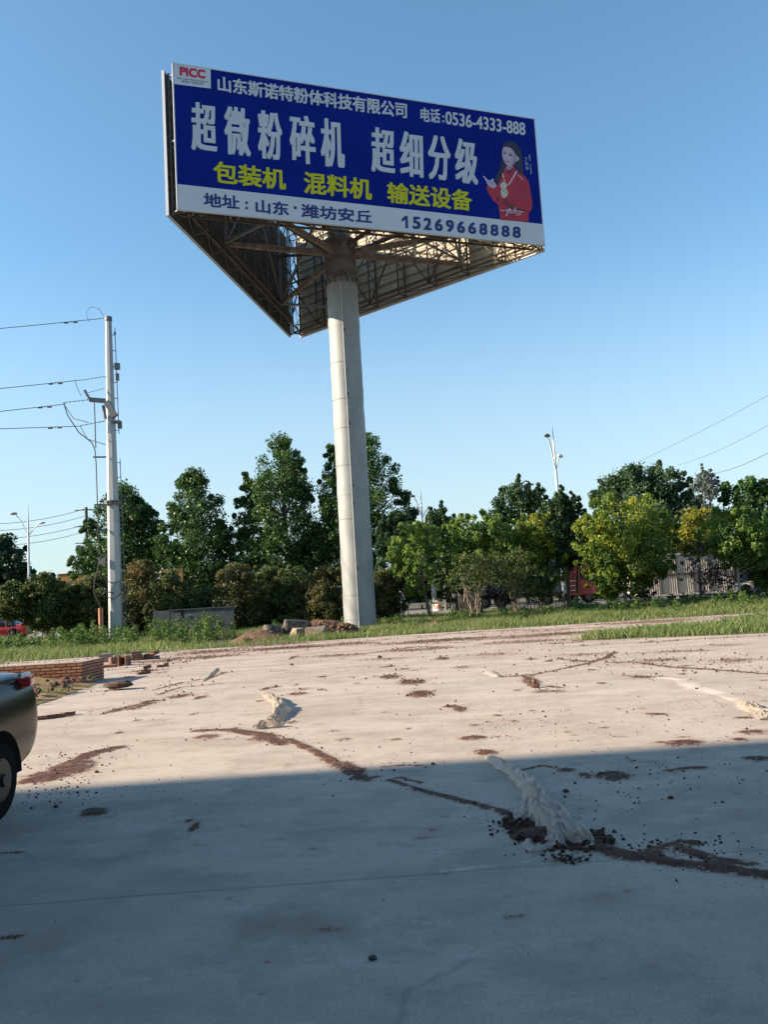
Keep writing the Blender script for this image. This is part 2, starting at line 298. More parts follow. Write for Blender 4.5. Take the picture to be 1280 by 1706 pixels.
# surrounding slabs of the same yard: left, right, behind
V=list(map(tuple,V)); ex=[]; n0=len(V)
def strip(col_i,xo):
    global V
    base=len(V)
    for j in range(rows):
        y=YY[j,col_i]; V.append((xo,y if y<30 else min(y,float(edge_y(xo))) if j<rows-1 else float(edge_y(xo)),0))
    for j in range(rows-1):
        a,b=idx[j,col_i],idx[j+1,col_i]; c,d=base+j+1,base+j
        ex.append((a,b,c,d) if xo<0 else (d,c,b,a))
    return base
lb=strip(0,-45.); rb=strip(cols-1,45.)
b=len(V); V+=[(-45,-6,0),(45,-6,0),(-45,2.3,0),(45,2.3,0)]
ex.append((b,b+1,b+3,b+2))
nV=len(V); pad=lambda A:np.concatenate([A.ravel(),np.zeros(nV-n0)])
fc=np.concatenate([fc,np.array(ex)])
def yard_material():
    m=bpy.data.materials.new('yard_concrete'); m.use_nodes=True; t=m.node_tree; L=t.links.new; p=t.nodes['Principled BSDF']; N=t.nodes.new
    tc=N('ShaderNodeTexCoord'); geo=tc.outputs['Object']
    def noise(sc,det=6,st=None,rg=.55):
        n=N('ShaderNodeTexNoise'); n.inputs['Scale'].default_value=sc; n.inputs['Detail'].default_value=det; n.inputs['Roughness'].default_value=rg
        if st:
            mp=N('ShaderNodeMapping'); mp.inputs['Scale'].default_value=st; L(geo,mp.inputs[0]); L(mp.outputs[0],n.inputs[0])
        else: L(geo,n.inputs[0])
        return n.outputs[0]
    def ramp(s,a,b,ca=(0,0,0),cb=(1,1,1)):
        r=N('ShaderNodeValToRGB'); e=r.color_ramp.elements; e[0].position=a; e[1].position=b; e[0].color=(*ca,1); e[1].color=(*cb,1); L(s,r.inputs[0]); return r.outputs[0]
    def mix(f,a,b,mode='MIX'):
        x=N('ShaderNodeMix'); x.data_type='RGBA'; x.blend_type=mode
        if isinstance(f,float): x.inputs[0].default_value=f
        else: L(f,x.inputs[0])
        for i,v in ((6,a),(7,b)):
            if isinstance(v,tuple): x.inputs[i].default_value=(*v,1)
            else: L(v,x.inputs[i])
        return x.outputs[2]
    def math_(op,a,b=0.0):
        x=N('ShaderNodeMath'); x.operation=op
        for i,v in enumerate((a,b)):
            if isinstance(v,(int,float)): x.inputs[i].default_value=v
            else: L(v,x.inputs[i])
        return x.outputs[0]
    def attr(n):
        a=N('ShaderNodeAttribute'); a.attribute_name=n; return a.outputs['Fac']
    base=ramp(noise(.4,6,(.8,1.1,1)),.3,.7,(.405,.365,.315),(.51,.465,.41))
    base=mix(ramp(noise(1.3,9,(.8,1.2,1),.7),.47,.70),base,(0.321,0.283,0.242))
    base=mix(math_('MULTIPLY',ramp(noise(.9,8,(.6,1.4,1),.65),.54,.68),.55),base,(0.535,0.481,0.413))
    base=mix(math_('MULTIPLY',ramp(noise(70,4),.35,.65),.38),base,(0.253,0.217,0.179))
    base=mix(math_('MULTIPLY',ramp(noise(5,9,None,.7),.56,.70),.35),base,(0.262,0.207,0.162))
    # red dust in long drags across the far part
    farf=N('ShaderNodeMapRange'); farf.inputs[1].default_value=14; farf.inputs[2].default_value=26; sy=N('ShaderNodeSeparateXYZ'); L(geo,sy.inputs[0]); L(sy.outputs[1],farf.inputs[0])
    base=mix(math_('MULTIPLY',ramp(noise(1.1,9,(.25,1.9,1),.72),.47,.60),math_('ADD',.08,math_('MULTIPLY',farf.outputs[0],.62))),base,(0.292,0.179,0.125))
    base=mix(math_('MULTIPLY',ramp(noise(14,8,(.6,1.3,1),.75),.60,.66),math_('ADD',.25,math_('MULTIPLY',farf.outputs[0],.4))),base,(0.195,0.113,0.080))
    s=math_('MULTIPLY',math_('MULTIPLY',attr('stain'),ramp(noise(2.2,8),.3,.6)),.9)
    base=mix(s,base,(0.195,0.155,0.107))
    pn=math_('ADD',attr('pale'),math_('MULTIPLY',math_('SUBTRACT',noise(9,6),.5),1.1))
    base=mix(math_('MULTIPLY',ramp(pn,.42,.72),.7),base,(.62,.56,.49))
    # construction joint, hairline cracks
    sx=N('ShaderNodeSeparateXYZ'); L(geo,sx.inputs[0])
    wob=math_('MULTIPLY',math_('SUBTRACT',noise(.8,4),.5),.10)
    j=math_('ABSOLUTE',math_('ADD',math_('SUBTRACT',math_('ADD',sx.outputs[1],math_('MULTIPLY',sx.outputs[0],-.045)),JY),wob))
    base=mix(math_('MULTIPLY',ramp(j,.006,.02,(1,1,1),(0,0,0)),.40),base,(0.116,0.094,0.077))
    j2=math_('ABSOLUTE',math_('ADD',math_('SUBTRACT',math_('ADD',sx.outputs[1],math_('MULTIPLY',sx.outputs[0],-.045)),JY+6.5),wob))
    base=mix(math_('MULTIPLY',ramp(j2,.008,.024,(1,1,1),(0,0,0)),.35),base,(0.195,0.151,0.117))
    vor=N('ShaderNodeTexVoronoi'); vor.feature='DISTANCE_TO_EDGE'; vor.inputs['Scale'].default_value=.16
    mp=N('ShaderNodeVectorMath'); mp.operation='ADD'; L(geo,mp.inputs[0]); nn=N('ShaderNodeTexNoise'); nn.inputs['Scale'].default_value=.9; nn.inputs['Detail'].default_value=7; L(geo,nn.inputs[0]); L(nn.outputs[1],mp.inputs[1]); L(mp.outputs[0],vor.inputs[0])
    base=mix(math_('MULTIPLY',ramp(vor.outputs[0],.0,.0022,(1,1,1),(0,0,0)),math_('MULTIPLY',ramp(noise(.5,2),.5,.6),.5)),base,(0.127,0.104,0.080))
    base=mix(math_('MULTIPLY',ramp(noise(2.2,10,None,.75),.53,.62),.30),base,(.24,.205,.175))
    base=mix(math_('MULTIPLY',ramp(noise(.55,6,(1,1,1),.6),.50,.66),.45),base,(.27,.235,.20))
    base=mix(math_('MULTIPLY',ramp(noise(3.1,10,(.5,1.3,1),.8),.585,.64),.28),base,(.62,.60,.57))
    # soil
    dn=math_('ADD',attr('dirt'),math_('ADD',math_('MULTIPLY',math_('SUBTRACT',noise(22,7,None,.85),.5),2.4),math_('MULTIPLY',math_('SUBTRACT',noise(8,7,None,.7),.5),1.3)))
    halo=ramp(dn,.10,.55)
    base=mix(math_('MULTIPLY',halo,.5),base,(0.262,0.155,0.107))
    solid=math_('MULTIPLY',ramp(dn,.50,.66),.96)
    sc=ramp(noise(22,7),.35,.7,(.026,.011,.008),(.125,.048,.032))
    base=mix(solid,base,sc)
    L(base,p.inputs['Base Color']); p.inputs['Roughness'].default_value=.88; p.inputs['Specular IOR Level'].default_value=.25
    bp=N('ShaderNodeBump'); bp.inputs['Strength'].default_value=.35; bp.inputs['Distance'].default_value=.01
    h=math_('ADD',math_('MULTIPLY',noise(35,6),.5),math_('MULTIPLY',noise(3,6,(.5,2,1)),.8)); h=math_('ADD',h,math_('MULTIPLY',solid,noise(50,4)))
    L(h,bp.inputs['Height']); L(bp.outputs[0],p.inputs['Normal'])
    return m
_j=at(640,1462,0); JY=_j.y-.045*_j.x
yard=npmesh('concrete_yard',V,fc,yard_material(),attrs=[('dirt','POINT',pad(Dd)),('pale','POINT',pad(Dp)),('stain','POINT',pad(Ds))],smooth=True); yard['kind']='structure'
# soil crumbs and clods
def rocks(name,P,Rr,m,label,cat,nseg=5):
    n=len(P); base=[]
    for i in range(nseg):
        base.append((math.cos(2*math.pi*i/nseg),math.sin(2*math.pi*i/nseg)))
    base=np.array(base); k=2*nseg+1
    V=np.zeros((n,k,3)); a=rng.random(n)*6.28; ca,sa=np.cos(a),np.sin(a)
    for r_,(rad,z) in enumerate(((1.0,.15),(.78,.75))):
        for i in range(nseg):
            q=rng.uniform(.65,1.2,n); x=base[i,0]*rad*q; y=base[i,1]*rad*q
            V[:,r_*nseg+i,0]=P[:,0]+Rr*(x*ca-y*sa); V[:,r_*nseg+i,1]=P[:,1]+Rr*(x*sa+y*ca)*.85; V[:,r_*nseg+i,2]=P[:,2]+Rr*z*rng.uniform(.7,1.2,n)*(1 if r_ else 0)-(0 if r_ else .002)
    V[:,-1]=P; V[:,-1,2]+=Rr*1.05
    fs=[]
    for i in range(nseg):
        j=(i+1)%nseg; fs+= [(i,j,nseg+j),(i,nseg+j,nseg+i),(nseg+i,nseg+j,2*nseg)]
    fs=np.array(fs)[None]+(np.arange(n)*k)[:,None,None]
    o=npmesh(name,V.reshape(-1,3),fs.reshape(-1,3),m); return tag(o,label,cat,kind='stuff')
flat=(Dd*(1.0/np.maximum(.3,1))).ravel(); area=((YY)**2).ravel()
w=np.clip(Dd.ravel()-.25,0,1)**1.3*area; w/=w.sum()
pick=rng.choice(len(w),13000,p=w); P=np.stack([XX.ravel()[pick],YY.ravel()[pick],ZZ.ravel()[pick]],-1)
P[:,:2]+=rng.normal(0,1,(len(P),2))*np.array([.10,.14])*np.where(rng.random((len(P),1))<.35,2.2,.8)
sz=np.exp(rng.normal(math.log(.010),.62,len(P)))*np.clip(P[:,1]/11,.75,1.6)
rocks('soil_crumbs',P,np.clip(sz*.6,.0022,.030),M['soil'],'fine dark red brown soil crumbs strewn over the concrete yard','soil crumbs')
# free scatter
Q=[];qs=[]
def scat(px,py,sx,sy,n,r,sig=.45):
    for i in range(n):
        a=rng.normal(px,sx); b=max(rng.normal(py,sy),1066)
        p=at(a,b,0)
        if p.y<float(edge_y(p.x))-.3: Q.append((p.x,p.y,0)); qs.append(min(.032,.45*r*math.exp(rng.normal(0,sig))))
scat(870,1200,90,25,260,.012); scat(1100,1290,90,18,90,.014); scat(1060,1330,90,20,30,.016); scat(300,1140,150,30,160,.02); scat(120,1280,40,25,90,.022)
scat(1150,1105,100,12,160,.028); scat(700,1110,150,20,120,.018); scat(1180,1180,60,25,120,.014); scat(80,1325,40,12,40,.018); scat(260,1330,120,40,60,.009)
scat(900,1370,60,16,60,.014); scat(640,1280,60,20,60,.009); scat(620,1450,400,120,70,.006); scat(500,1095,250,14,140,.024); scat(940,1090,150,14,160,.026); scat(1080,1420,110,12,110,.012)
scat(870,1380,18,9,40,.03,.3); scat(1130,1412,45,10,60,.02); scat(640,1215,300,60,130,.009); scat(230,1102,50,6,60,.04)
rocks('loose_gravel',np.array(Q),np.array(qs),M['soil'],'scattered small dark pebbles and clods lying over the whole yard','gravel',6)
# road
def road_material():
    return mat('road_asphalt',(.17,.17,.17),.9,(.23,.225,.215),1.5,bump=.2,bscale=30)
r_=MB(); r_.add([(-160,51,.304),(160,57,.304),(160,76,.304),(-160,70,.304)],[(0,1,2,3)]); ro=r_.build('road',road_material()); ro['kind']='structure'
mk=MB()
for k in range(-30,31):
    x=k*5; y=60.5+x*6/320; mk.add([(x,y,.308),(x+2.5,y+.05,.308),(x+2.5,y+.2,.308),(x,y+.15,.308)],[(0,1,2,3)])
mk.add([(-160,51.5,.308),(160,57.5,.308),(160,57.65,.308),(-160,51.65,.308)],[(0,1,2,3)])
mo=mk.build('road_marking',mat('road_paint',(.6,.6,.58),.7,(.7,.7,.68),4)); mo['kind']='structure'
# grass strips -------------------------------------------------------
def blades(name,P,H,wd,m,label,cat,kind='stuff',parent=None,lean=.5):
    n=len(P); a=rng.random(n)*6.28; dx=np.cos(a)*wd/2; dy=np.sin(a)*wd/2; l=rng.normal(0,lean,(n,2))*H[:,None]
    V=np.zeros((n,5,3)); V[:,0]=P; V[:,1]=P; V[:,0,0]-=dx; V[:,0,1]-=dy; V[:,1,0]+=dx; V[:,1,1]+=dy
    V[:,2]=P; V[:,2,0]+=dx*.8+l[:,0]*.35; V[:,2,1]+=dy*.8+l[:,1]*.35; V[:,2,2]+=H*.55
    V[:,3]=P; V[:,3,0]+=-dx*.8+l[:,0]*.35; V[:,3,1]+=-dy*.8+l[:,1]*.35; V[:,3,2]+=H*.55
    V[:,4]=P; V[:,4,0]+=l[:,0]; V[:,4,1]+=l[:,1]; V[:,4,2]+=H*.97
    b=(np.arange(n)*5)[:,None]
    f=np.stack([b+np.array([0,1,2]),b+np.array([0,2,3]),b+np.array([3,2,4])],1).reshape(-1,3)
    tint=np.repeat(np.clip(.5*fbm(P[:,0]*.5,P[:,1]*.5,3)+rng.normal(.28,.2,n),0,1),3)
    o=npmesh(name,V.reshape(-1,3),f,m,parent,attrs=[('tint','FACE',tint)])
    return tag(o,label,cat,kind=kind) if kind else o
def inpoly(x,y,poly):
    ins=np.zeros(len(x),bool); n=len(poly)
    for i in range(n):
        x1,y1=poly[i]; x2,y2=poly[(i+1)%n]
        c=((y1>y)!=(y2>y))&(x<(x2-x1)*(y-y1)/((y2-y1) if y2!=y1 else 1e-9)+x1); ins^=c
    return ins
def scatter(poly,n):
    a=np.array(poly); lo,hi=a.min(0),a.max(0); x=rng.uniform(lo[0],hi[0],n*2); y=rng.uniform(lo[1],hi[1],n*2)
    k=inpoly(x,y,poly); return x[k][:n],y[k][:n]
strip_poly=[(-34,26.8),(-14.6,31.35),(-.3,34.95),(16.3,36.7),(40,39.2),(40,50.5),(-34,50)]
x,y=scatter(strip_poly,230000)
dn=fbm(x*.45,y*.45,3); k=rng.random(len(x))<np.clip((dn-.30)*5,.25,1)
x,y=x[k],y[k]
near=(y-edge_y(x)); keep=(rng.random(len(x))<np.clip(near/1.0+.25,0,1)); x,y,near=x[keep],y[keep],near[keep]
sp=((x+7)**2/9+(y-38.3)**2/4<1)|(((x+3.2)**2/5+(y-38.6)**2/2.0<1)); x,y,near=x[~sp],y[~sp],near[~sp]
kk=near>(fbm(x*.8,x*0+y*.8,3)-.42)*3.0; x,y,near=x[kk],y[kk],near[kk]; H=.06+.42*fbm(x*.8+9,y*.8,3)**1.4+.14*rng.random(len(x)); H*=np.clip(.35+near/2.5,.35,1.15)
blades('grass',np.stack([x,y,terrain_z(x,y)],-1),H,.026,M['grass'],'long green grass verge between the concrete yard and the hedge','grass')
pp=[(5.2,24.9),(7.2,24.3),(10.4,23.35),(22,20.4),(30,19.5),(34,33),(20,32.5),(14.2,31.4),(9.5,28.3),(6.5,26.2)]
pm=MB(); pm.add([(a,b,.005) for a,b in pp],[tuple(range(len(pp)))]); po=pm.build('grass_patch_soil',mat('patch_soil',(.16,.13,.075),.95,(.10,.13,.045),2.5)); po['kind']='structure'
x,y=scatter(pp,42000); H=.10+.26*fbm(x*.9,y*.9,3)+.1*rng.random(len(x)); dn=fbm(x*.8,y*.8,3)
x2=x+rng.normal(0,.15,len(x)); y2=y+rng.normal(0,.15,len(x)); k=rng.random(len(x))<np.clip((dn-.25)*5,.3,1)
blades('grass',np.stack([x2,y2,0*x+.004],-1)[k],H[k]*1.0,.03,M['grass'],'separate patch of long grass growing on the right side of the yard','grass')
# ---------------------------------------------------------------- vegetation
def leaves(name,C,Rc,npc,size,m,parent=None,tint0=.5,flat=1.0):
    """C clump centres (n,3), Rc clump radii; npc leaves per clump"""
    C=np.asarray(C,float); Rc=np.asarray(Rc,float); n=len(C)
    ci=np.repeat(np.arange(n),npc); N=len(ci)
    d=rng.normal(0,1,(N,3)); d/=np.linalg.norm(d,axis=1)[:,None]; r=rng.random(N)**.45
    P=C[ci]+d*(r*Rc[ci])[:,None]*np.array([1,1,flat])
    nrm=d*.6+rng.normal(0,.7,(N,3)); nrm[:,2]+=.25; nrm/=np.linalg.norm(nrm,axis=1)[:,None]
    u=np.cross(nrm,rng.normal(0,1,(N,3))); u/=np.linalg.norm(u,axis=1)[:,None]; v=np.cross(nrm,u)
    s=size*rng.uniform(.6,1.35,N)[:,None]
    V=np.stack([P-u*s*.5,P+v*s*.34+nrm*s*.06,P+u*s*.5,P-v*s*.34+nrm*s*.06],1)
    F_=np.arange(N*4).reshape(N,4)
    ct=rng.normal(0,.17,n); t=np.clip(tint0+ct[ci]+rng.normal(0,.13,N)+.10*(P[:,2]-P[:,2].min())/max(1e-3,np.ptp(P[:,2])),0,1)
    return npmesh(name,V.reshape(-1,3),F_,m,parent,attrs=[('tint','FACE',t)])
def limb(mb,p,q,r0,r1,w=.12,n=6,seg=4):
    p=Vector(p);q=Vector(q);L=(q-p).length; pts=[]; rs=[]
    for i in range(seg+1):
        t=i/seg; o=Vector((random.uniform(-1,1),random.uniform(-1,1),random.uniform(-.4,.4)))*L*w*math.sin(math.pi*t)*.5
        pts.append(p.lerp(q,t)+o); rs.append(r0+(r1-r0)*t)
    mb.tube(pts,rs,n,cap=False)
def crown_pts(lobes,n,prof):
    C=[];Rr=[]
    tot=sum(l[2]**1.2*(l[4]-l[3]) for l in lobes)
    for (cx,cy,rad,z0,z1) in lobes:
        k=max(14,int((8 if prof=='poplar' else 4)*(z1-z0)/rad),int(n*rad**1.2*(z1-z0)/tot))
        for i in range(k):
            t=random.random()
            if prof=='poplar': f=(min(1,(t/.2)**.4) if t<.2 else (1-((t-.2)/.8)**2.0))*.93+.07 
            elif prof=='round': f=math.sqrt(max(0,1-(2*t-1)**2))*.9+.1
            else: f=min(1,(t/.15+.2))*math.sqrt(max(0,1-t**3))*.95+.05
            if random.random()>f*.9+.15: continue
            a=random.random()*6.283; q=random.random()**.5; rr=rad*f*q*1.0*random.uniform(.85,1.12)
            C.append((cx+rr*math.cos(a),cy+rr*math.sin(a)*.9,z0+(z1-z0)*t)); Rr.append(rad*random.uniform(.24,.42)*(0.6+.4*f))
        for i in range(34):
            t=random.uniform(.08,.97)
            if prof=='poplar': f=(min(1,(t/.2)**.4) if t<.2 else (1-((t-.2)/.8)**2.0))*.93+.07
            elif prof=='round': f=math.sqrt(max(0,1-(2*t-1)**2))*.9+.1
            else: f=min(1,(t/.15+.2))*math.sqrt(max(0,1-t**3))*.95+.05
            a=random.random()*6.283; q=random.uniform(1.05,1.32); C.append((cx+rad*f*q*math.cos(a),cy+rad*f*q*math.sin(a)*.9,z0+(z1-z0)*(t+.03))); Rr.append(rad*random.uniform(.09,.17))
        if prof=='poplar':
            for t in (.9,.95,.99): C.append((cx+random.uniform(-.1,.1),cy,z0+(z1-z0)*t)); Rr.append(rad*.16)
    return C,Rr
def tree(name,px,top,bot,hw,depth,m,label,prof='round',nl=9000,leaf=.2,extra=(),group=None,gz=None,cat='tree',trunk=None,spikes=0,tint=.5,bark='bark',multi=1,base_px=None,nc=None,cr=1.0,den=1.9):
    c=at(px,(top+bot)/2,depth=depth); zt=at(px,top,depth=depth).z; zb=at(px,bot,depth=depth).z; rad=hw*depth/F
    gz=float(terrain_z(0,depth)) if gz is None else gz
    bx=c.x if base_px is None else at(base_px[0],base_px[1],depth=depth).x
    root=empty(name,(bx,depth,gz),label,cat,group)
    O=Vector((bx,depth,gz))
    lobes=[(c.x,depth,rad,zb,zt)]
    for (ex,et,eb,ehw) in extra:
        e=at(ex,(et+eb)/2,depth=depth); lobes.append((e.x,depth+random.uniform(-.6,.6),ehw*depth/F,at(ex,eb,depth=depth).z,at(ex,et,depth=depth).z))
    nc=nc or 110
    C,Rr=crown_pts(lobes,nc,prof)
    for s in range(spikes):
        x=c.x+random.uniform(-.85,.85)*rad; z=zt-random.random()*(zt-zb)*.25-(zt-zb)*.25*abs(x-c.x)/rad; hgt=(zt-zb)*random.uniform(.1,.22); y=depth+random.uniform(-.6,.6)*rad
        for t in (0,.3,.6,.85): C.append((x+random.uniform(-.05,.05)+t*random.uniform(-.2,.2),y,z+hgt*t)); Rr.append(rad*.13*(1.1-t*.7))
    C=np.array(C)-np.array(O); Rr=[r*cr for r in Rr]; npc=max(8,int(nl*den)//len(C))
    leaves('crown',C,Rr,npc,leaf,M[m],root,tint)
    tb=MB(); H=zt-gz; r0=trunk or max(.06,H*.017)
    if multi==1:
        top_=Vector((c.x-bx,0,zb-gz+(zt-zb)*.75)); tb.tube([(0,0,-.1),(0,0,.2),tuple(top_*.3),tuple(top_*.65+Vector((.1,0,0))),tuple(top_)],[r0*1.4,r0,r0*.85,r0*.55,r0*.15],8,cap=False)
        idx_=random.sample(range(len(C)),min(14,len(C)))
        for i in idx_:
            q=Vector(C[i]); t=min(.7,max(.25,(q.z/ max(.1,top_.z))*.75)); limb(tb,top_*t,q,r0*.4,r0*.08,n=5)
    else:
        for s in range(multi):
            a=6.283*s/multi+random.random()*.5; q=Vector(C[random.randrange(len(C))]); q=Vector((q.x*.5+math.cos(a)*rad*.45,q.y*.4+math.sin(a)*rad*.35,q.z*.8))
            limb(tb,(math.cos(a)*.1,math.sin(a)*.1,-.05),q,r0*.55,r0*.15,w=.15,n=5,seg=5)
            for k in range(2): q2=Vector(C[random.randrange(len(C))]); limb(tb,q*.6,q2,r0*.25,r0*.06,n=4)
    tb.build('trunk',M[bark],root)
    return root
# tall dark poplars beyond the road
PG='tall dark green trees beyond the road'
tree('poplar_tree',205,812,975,62,82,'darkleaf','dark green bushy tree directly behind the steel utility pole',prof='poplar',extra=[(152,868,975,30),(252,846,960,26),(225,830,960,36)],nl=15000,leaf=.23,group=PG,nc=200,tint=.55,cr=1.25,den=3.6)
tree('poplar_tree',325,787,985,56,80,'darkleaf','dark green pointed tree standing alone between utility pole and tallest tree',prof='poplar',extra=[(368,868,985,28),(300,850,985,26)],nl=14000,leaf=.23,group=PG,nc=190,tint=.6,cr=1.25,den=3.6)
tree('poplar_tree',474,731,975,64,80,'darkleaf','tallest dark green tree with a slender knob on its tip, left of the billboard column',prof='poplar',extra=[(500,768,975,32),(412,787,975,25),(440,800,975,36)],nl=20000,leaf=.23,group=PG,nc=260,tint=.6,cr=1.25,den=3.6)
tree('poplar_tree',612,727,975,72,80,'darkleaf','wide dark tree whose crown shows on both sides of the billboard column',prof='poplar',extra=[(556,742,975,30),(660,800,975,36),(580,790,975,50)],nl=20000,leaf=.23,group=PG,nc=260,tint=.5,cr=1.25,den=3.6)
tree('broadleaf_tree',-2,895,1030,44,84,'bluleaf','dark bluish tree cut by the left edge of the photo behind the street lamp',nl=9000,leaf=.3,nc=110,tint=.3,den=2.6)
RG='dark green trees behind the right hand trucks'
tree('broadleaf_tree',665,855,980,34,70,'bluleaf','small dark tree just right of the billboard column behind the lime green tree',nl=6500,leaf=.24,spikes=5,group=RG,nc=80,den=2.6)
tree('broadleaf_tree',738,852,980,38,68,'bluleaf','dark spiky topped tree between the lime green tree and the rounder green tree',nl=7500,leaf=.24,spikes=8,group=RG,nc=90,den=2.6)
tree('broadleaf_tree',872,812,960,52,70,'bluleaf','dark spiky topped tree left of the tall street lamp on the right',nl=11000,leaf=.24,spikes=14,group=RG,extra=[(835,852,960,24),(905,818,950,28)],nc=130,tint=.6,den=2.6)
tree('broadleaf_tree',940,822,948,33,48.6,'bluleaf','dark tree hiding the shaft of the right hand street lamp',nl=7500,leaf=.16,spikes=6,group=RG,nc=80,tint=.55,den=2.6)
tree('broadleaf_tree',1068,782,930,72,70,'bluleaf','broad dark tree with spiky top rising above the large yellow green tree',nl=16000,leaf=.24,spikes=22,group=RG,extra=[(1020,800,920,32),(1120,784,930,36)],nc=190,tint=.55,den=2.6)
tree('broadleaf_tree',1176,785,900,30,74,'palegrey','pale grey green thin leaved tree between two dark trees at the right',nl=3800,leaf=.17,spikes=10,nc=90,den=2.6)
tree('broadleaf_tree',1248,802,940,46,70,'darkleaf','dark green tree at the right behind the small branching tree',nl=10000,leaf=.24,spikes=10,group=RG,nc=120,tint=.6,extra=[(1290,800,940,30)],den=2.6)
tree('broadleaf_tree',1108,860,960,50,66,'bluleaf','dark low tree behind the beige trailer',nl=6000,leaf=.24,group=RG,nc=80,tint=.3,den=2.6)
tree('broadleaf_tree',1300,850,1000,40,62,'darkleaf','dark tree cut by the right edge of the photo',nl=6000,leaf=.22,group=RG,nc=80,tint=.4,den=2.6)
for i,(px,tp,hw) in enumerate([(770,905,45),(840,900,50),(1010,880,60),(930,900,45),(700,915,40),(1165,890,50)]):
    tree('broadleaf_tree',px,tp,1000,hw,78,'bluleaf',['dark low tree behind the round green tree','dark low tree behind the small brown shrub','dark low tree behind the large yellow green tree','dark low tree behind the red truck cab','dark low tree behind the lime green tree','dark low tree right of the beige trailer roof'][i],nl=4500,leaf=.28,group=RG,nc=60,tint=.2,den=2.6)
# front row, yellow and lime
FG='small light green and yellow trees on the verge'
tree('verge_tree',692,872,990,36,47,'limeleaf','lime green tree with layered crown right of the billboard column',nl=7000,leaf=.13,extra=[(672,890,975,24),(705,865,930,24)],group=FG,nc=110,base_px=(716,1015),tint=.6,cr=.85,den=3.0)
tree('verge_tree',796,856,975,50,48,'greenleaf','round mid green tree between the lime and the yellow green trees',nl=9500,leaf=.14,extra=[(765,866,940,26),(830,858,960,34)],group=FG,nc=140,tint=.72,cr=.85,den=3.0)
tree('verge_tree',900,856,990,44,49,'yelleaf','yellow green tree left of the red truck cab',nl=8500,leaf=.14,extra=[(880,880,985,32)],group=FG,nc=130,tint=.55,base_px=(905,1010),cr=.85,den=3.0)
tree('verge_tree',962,868,935,27,50,'goldleaf','small golden yellow tree next to the large yellow green tree',nl=3800,leaf=.13,group=FG,nc=60,tint=.55,base_px=(962,1008),cr=.85,den=3.0)
tree('verge_tree',1046,822,985,66,46,'yelleaf','large yellow green tree in front of the beige trailer',nl=15000,leaf=.14,extra=[(1000,862,980,36),(1085,850,970,42),(1020,930,1000,30)],group=FG,nc=210,tint=.38,base_px=(1043,1012),bark='barkpale',cr=.85,den=3.0)
tree('verge_tree',1160,848,925,34,50,'goldleaf','golden topped tree over the rear of the beige trailer',nl=5200,leaf=.13,group=FG,nc=80,tint=.3,base_px=(1170,1004),cr=.85,den=3.0)
tree('verge_tree',1222,846,945,46,44,'greenleaf','small tree with pale branching stems bare below its green crown at the right',nl=8500,leaf=.13,extra=[(1250,870,950,32)],group=FG,nc=120,tint=.62,base_px=(1236,1004),bark='barkpale',cr=.85,den=3.0)
tree('verge_tree',1282,865,985,34,45,'greenleaf','green tree half cut by the right edge of the photo',nl=5500,leaf=.13,group=FG,nc=80,tint=.45,cr=.85,den=3.0)
# sparse shrubs
SG='sparse many stemmed shrubs on the verge'
tree('sparse_shrub',792,925,985,42,44,'hedge','brownish many stemmed shrub under the round green tree',nl=1900,leaf=.11,group=SG,nc=70,multi=7,bark='barkpale',cat='shrub',base_px=(792,1012),tint=.6)
tree('sparse_shrub',858,915,990,36,45,'hedge','dark many stemmed shrub in front of the green tarpaulin truck',nl=1800,leaf=.11,group=SG,nc=60,multi=6,cat='shrub',tint=.4)
tree('sparse_shrub',1172,905,985,34,44,'purple','dark purple leaved sapling in front of the beige trailer',nl=1500,leaf=.11,group=SG,nc=60,multi=4,cat='shrub',den=.9)
tree('sparse_shrub',1205,935,985,26,46,'purple','dark purple leaved shrub between trailer and branching tree',nl=1200,leaf=.11,group=SG,nc=45,multi=4,cat='shrub',den=.9)
tree('sparse_shrub',1262,930,1000,26,46,'purple','dark shrub at the foot of the trees at the right edge',nl=1200,leaf=.11,group=SG,nc=45,multi=4,cat='shrub',den=.9)
# hedge bushes
HG='row of brownish olive hedge bushes'
hb_=[(22,972,1016,30,'hedge','dark olive bush beside the red car'),(72,958,1034,36,'hedge','broad olive bush between the red car and the orange pipe'),(118,974,1044,38,'hedge','olive bush left of the orange pipe'),
 (160,958,1046,34,'hedge','dark olive bush behind the orange pipe'),(236,938,1040,42,'hedgered','reddish brown bush just right of the utility pole'),(290,955,1040,38,'hedge','dark bush behind the left end of the low grey wall'),(345,985,1045,34,'hedge','low dark bush behind the low grey wall'),
 (398,942,1040,44,'hedgered','rusty olive bush right of the low grey wall'),(446,945,1040,34,'hedge','olive bush behind the grey rock'),(492,946,1040,40,'hedge','olive bush behind the red rocks'),(545,948,1040,38,'hedgered','reddish bush against the left side of the billboard column'),
 (640,955,1012,36,'hedgered','rusty brown bush against the right side of the billboard column')]
for (px,tp,bt,hw,m,lab) in hb_:
    d=47+random.uniform(-1.2,1.2)
    tree('hedge_bush',px,tp,bt+14,hw,d,m,lab,prof='bush',nl=9500,leaf=.12,group=HG,nc=150,cr=1.0,den=2.2,multi=6,cat='bush',tint=.45 if m=='hedge' else .4)
